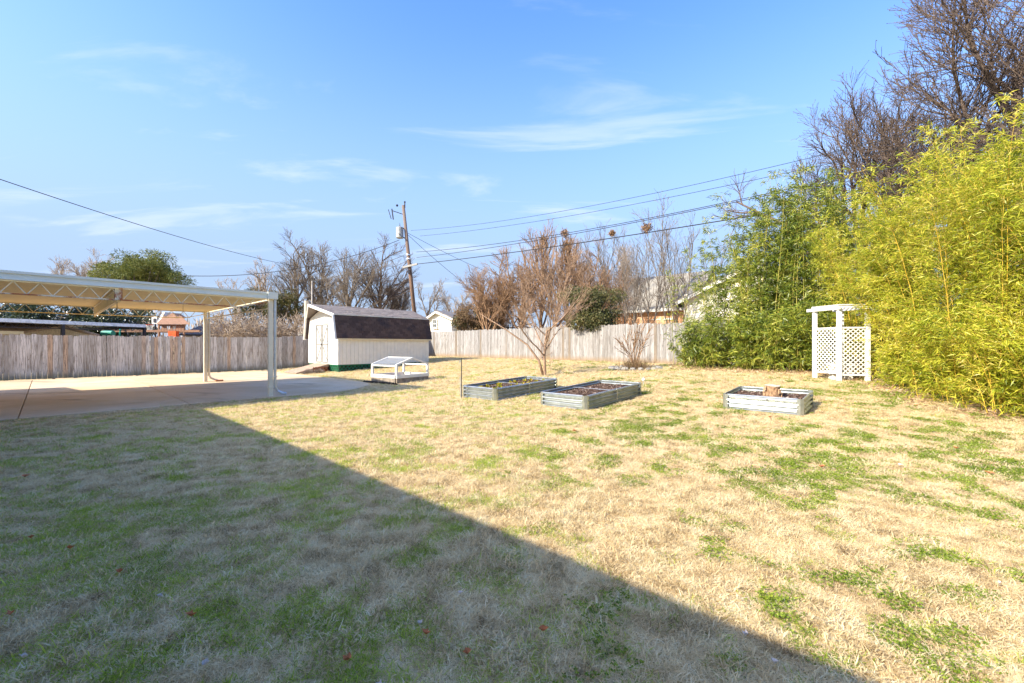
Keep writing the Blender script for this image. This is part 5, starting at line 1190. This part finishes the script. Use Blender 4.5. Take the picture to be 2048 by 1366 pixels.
def scatter(name, pts, scl, protos, label, cat):
    """blades spread by geometry nodes: uncountable ground cover"""
    N = len(pts); r = np.random.default_rng(5); me = bpy.data.meshes.new(name); me.vertices.add(N); me.vertices.foreach_set('co', np.asarray(pts, np.float32).ravel())
    for nm, arr in (('scl', scl), ('rotz', r.random(N) * 6.283), ('tilt', r.normal(0, .12, N))):
        at_ = me.attributes.new(nm, 'FLOAT', 'POINT'); at_.data.foreach_set('value', np.asarray(arr, np.float32))
    at_ = me.attributes.new('pick', 'INT', 'POINT'); at_.data.foreach_set('value', r.integers(0, len(protos), N).astype(np.int32))
    o = link(name, me); tag(o, label, cat, kind='stuff')
    col = bpy.data.collections.new(name + '_source')
    for i, pm in enumerate(protos): q = bpy.data.objects.new(name + '_tuft', pm); col.objects.link(q)
    ng = bpy.data.node_groups.new(name, 'GeometryNodeTree'); ng.interface.new_socket('Geometry', in_out='INPUT', socket_type='NodeSocketGeometry'); ng.interface.new_socket('Geometry', in_out='OUTPUT', socket_type='NodeSocketGeometry')
    N_ = ng.nodes; Lk = ng.links; gi = N_.new('NodeGroupInput'); go = N_.new('NodeGroupOutput'); ip = N_.new('GeometryNodeInstanceOnPoints'); ci = N_.new('GeometryNodeCollectionInfo')
    ci.inputs['Collection'].default_value = col; ci.inputs['Separate Children'].default_value = True; ci.inputs['Reset Children'].default_value = True
    def na(nm, ty='FLOAT'):
        n = N_.new('GeometryNodeInputNamedAttribute'); n.data_type = ty; n.inputs['Name'].default_value = nm; return n.outputs['Attribute']
    cx = N_.new('ShaderNodeCombineXYZ'); Lk.new(na('tilt'), cx.inputs[0]); Lk.new(na('rotz'), cx.inputs[2])
    Lk.new(gi.outputs[0], ip.inputs['Points']); Lk.new(ci.outputs[0], ip.inputs['Instance']); ip.inputs['Pick Instance'].default_value = True
    Lk.new(na('pick', 'INT'), ip.inputs['Instance Index']); Lk.new(cx.outputs[0], ip.inputs['Rotation']); Lk.new(na('scl'), ip.inputs['Scale']); Lk.new(ip.outputs[0], go.inputs[0])
    md = o.modifiers.new('scatter', 'NODES'); md.node_group = ng; return o
def on_lawn(x, y):
    n, s = x * NX + y * NY, -x * NY + y * NX; ok = (n < 18.37 + (s - 2) * .055) & (s < SF - .1)
    ok &= ~((s > 12.06) & (n < 7.93) & ~((n > 5.6) & (s < 12.06 + (n - 5.6) * .85)))
    ok &= ~((n > N0 + .05) & (n < N0 + SL) & (s > SH0) & (s < SH0 + SW)); ok &= ~((n > 7.8) & (n < N0) & (s > rs0) & (s < rs1))
    for a, b, c_, d_ in ((7.46, 10.1, 7.37, 8.63), (7.64, 10.28, 4.86, 6.12), (9.43, 10.69, 1.31, 2.71)): ok &= ~((n > a) & (n < b) & (s > c_) & (s < d_))
    ok &= n > -2.4; ok &= x < np.interp(y, ey, ex) + .6
    return ok
def green(x, y):
    """how green the winter lawn is, by place: greener at left and in worn streaks"""
    n, s = x * NX + y * NY, -x * NY + y * NX
    a = fbm(x * 4.3 + 3, y * 4.3 + 9, 4); b = fbm(n * .8 + 40, s * 2.2 + 7, 3)
    bias = .10 * sstep((-x - .3) / 2.5) * sstep((5.5 - y) / 3) + .04 * sstep((6.5 - y) / 4) * sstep((-x + 2) / 4) - .05 * sstep((y - 9) / 5)
    return a * .68 + b * .32 + bias
rg_ = np.random.default_rng(200)
def ring(y0, y1, dens, m0=2.2):
    W = lambda y: 1.32 * y + m0; wm_ = W(y1); N = int(2 * wm_ * (y1 - y0) * dens); x = rg_.uniform(-wm_, wm_, N); y = rg_.uniform(y0, y1, N); k = (np.abs(x) < W(y)) & on_lawn(x, y); return x[k], y[k]
SX, SY, SS = [], [], []; GX, GY, GS = [], [], []; CX_, CY_, CS = [], [], []
for y0, y1, dens, sc in ((-.5, 4.5, 560, 1.0), (4.5, 8.5, 300, 1.25), (8.5, 14, 130, 1.6), (14, 31, 50, 2.1)):
    x, y = ring(y0, y1, dens); g = green(x, y); u = rg_.random(len(x)); isg = rg_.random(len(x)) < .52 * sstep((g - .45) / .21); right = sstep((x + .5) / 3.0) > rg_.random(len(x)); cl = isg & right & (g > .55) & (rg_.random(len(x)) < .7)
    gr = isg & ~cl; s_ = (~isg | (rg_.random(len(x)) < .30)) & (rg_.random(len(x)) < .8 + .4 * vnoise(x * 9, y * 9))
    SX.append(x[s_]); SY.append(y[s_]); SS.append(sc * rg_.uniform(.6, 1.15, s_.sum()) * (.65 + .9 * vnoise(x[s_] * 5 + 9, y[s_] * 5))); GX.append(x[gr]); GY.append(y[gr]); GS.append(sc * rg_.uniform(.7, 1.2, gr.sum())); CX_.append(x[cl]); CY_.append(y[cl]); CS.append(sc * rg_.uniform(.8, 1.3, cl.sum()))
def pack(X_, Y_): X_ = np.concatenate(X_); Y_ = np.concatenate(Y_); return np.column_stack([X_, Y_, ground_z(X_, Y_)])
scatter('dry_grass', pack(SX, SY), np.concatenate(SS), [tuft('dry_tuft', 'straw', i, M['straw']) for i in range(6)], 'straw coloured dormant grass covering the lawn', 'grass')
scatter('green_grass', pack(GX, GY), np.concatenate(GS), [tuft('green_tuft', 'green', 20 + i, M['grass']) for i in range(5)], 'green grass patches growing through the dormant lawn', 'grass')
scatter('clover', pack(CX_, CY_), np.concatenate(CS), [tuft('clover_tuft', 'clover', 40 + i, M['clover']) for i in range(5)], 'low clover patches in the sunny part of the lawn', 'clover')
# fallen leaves that can be told apart
def leaf_obj(px, py, size, mat, label, group, seed):
    r = random.Random(seed); g = G(px, py); m = MB(); K = 9; ang = r.random() * 6.28; pts = []
    for i in range(K): a = i / K * 6.283; q = size * (.5 + .5 * abs(math.cos(a))) * (1 if i % 2 else .62); pts.append(Vector((math.cos(a + ang) * q, math.sin(a + ang) * q * .8, .02 + .35 * abs(q * math.sin(a)) + r.uniform(0, .01))))
    m.v = [g + UP * .03] + [g + UP * .02 + p for p in pts]; m.f = [[0, 1 + i, 1 + (i + 1) % K] for i in range(K)]; o = m.build('fallen_leaf', mat, None, loc=g); tag(o, label, 'leaf', group)
for i, (px, py) in enumerate(((852, 1282), (695, 1335), (382, 1245), (240, 1155), (62, 1085), (140, 1107), (50, 960), (20, 1242), (935, 1322), (1149, 866), (1644, 940), (1911, 902), (1086, 1275), (1979, 953), (1540, 838), (1832, 815))):
    leaf_obj(px, py, .03 if py > 1000 else .055, M['leaf_o'], 'curled orange brown dead leaf lying on the lawn', 'orange fallen leaves on the lawn', i)
for i, (px, py) in enumerate(((840, 1262), (920, 1200), (320, 1207), (47, 1330), (220, 1005), (1799, 937), (1999, 1180), (1491, 1285), (1549, 1342), (410, 1345), (760, 1390))):
    leaf_obj(px, py, .022 if py > 1000 else .04, M['leaf_w'], 'pale bleached dead leaf lying on the lawn', 'pale fallen leaves on the lawn', 60 + i)
print('bamboo leaves', tot, 'tris', sum(len(m.polygons) for m in bpy.data.meshes))
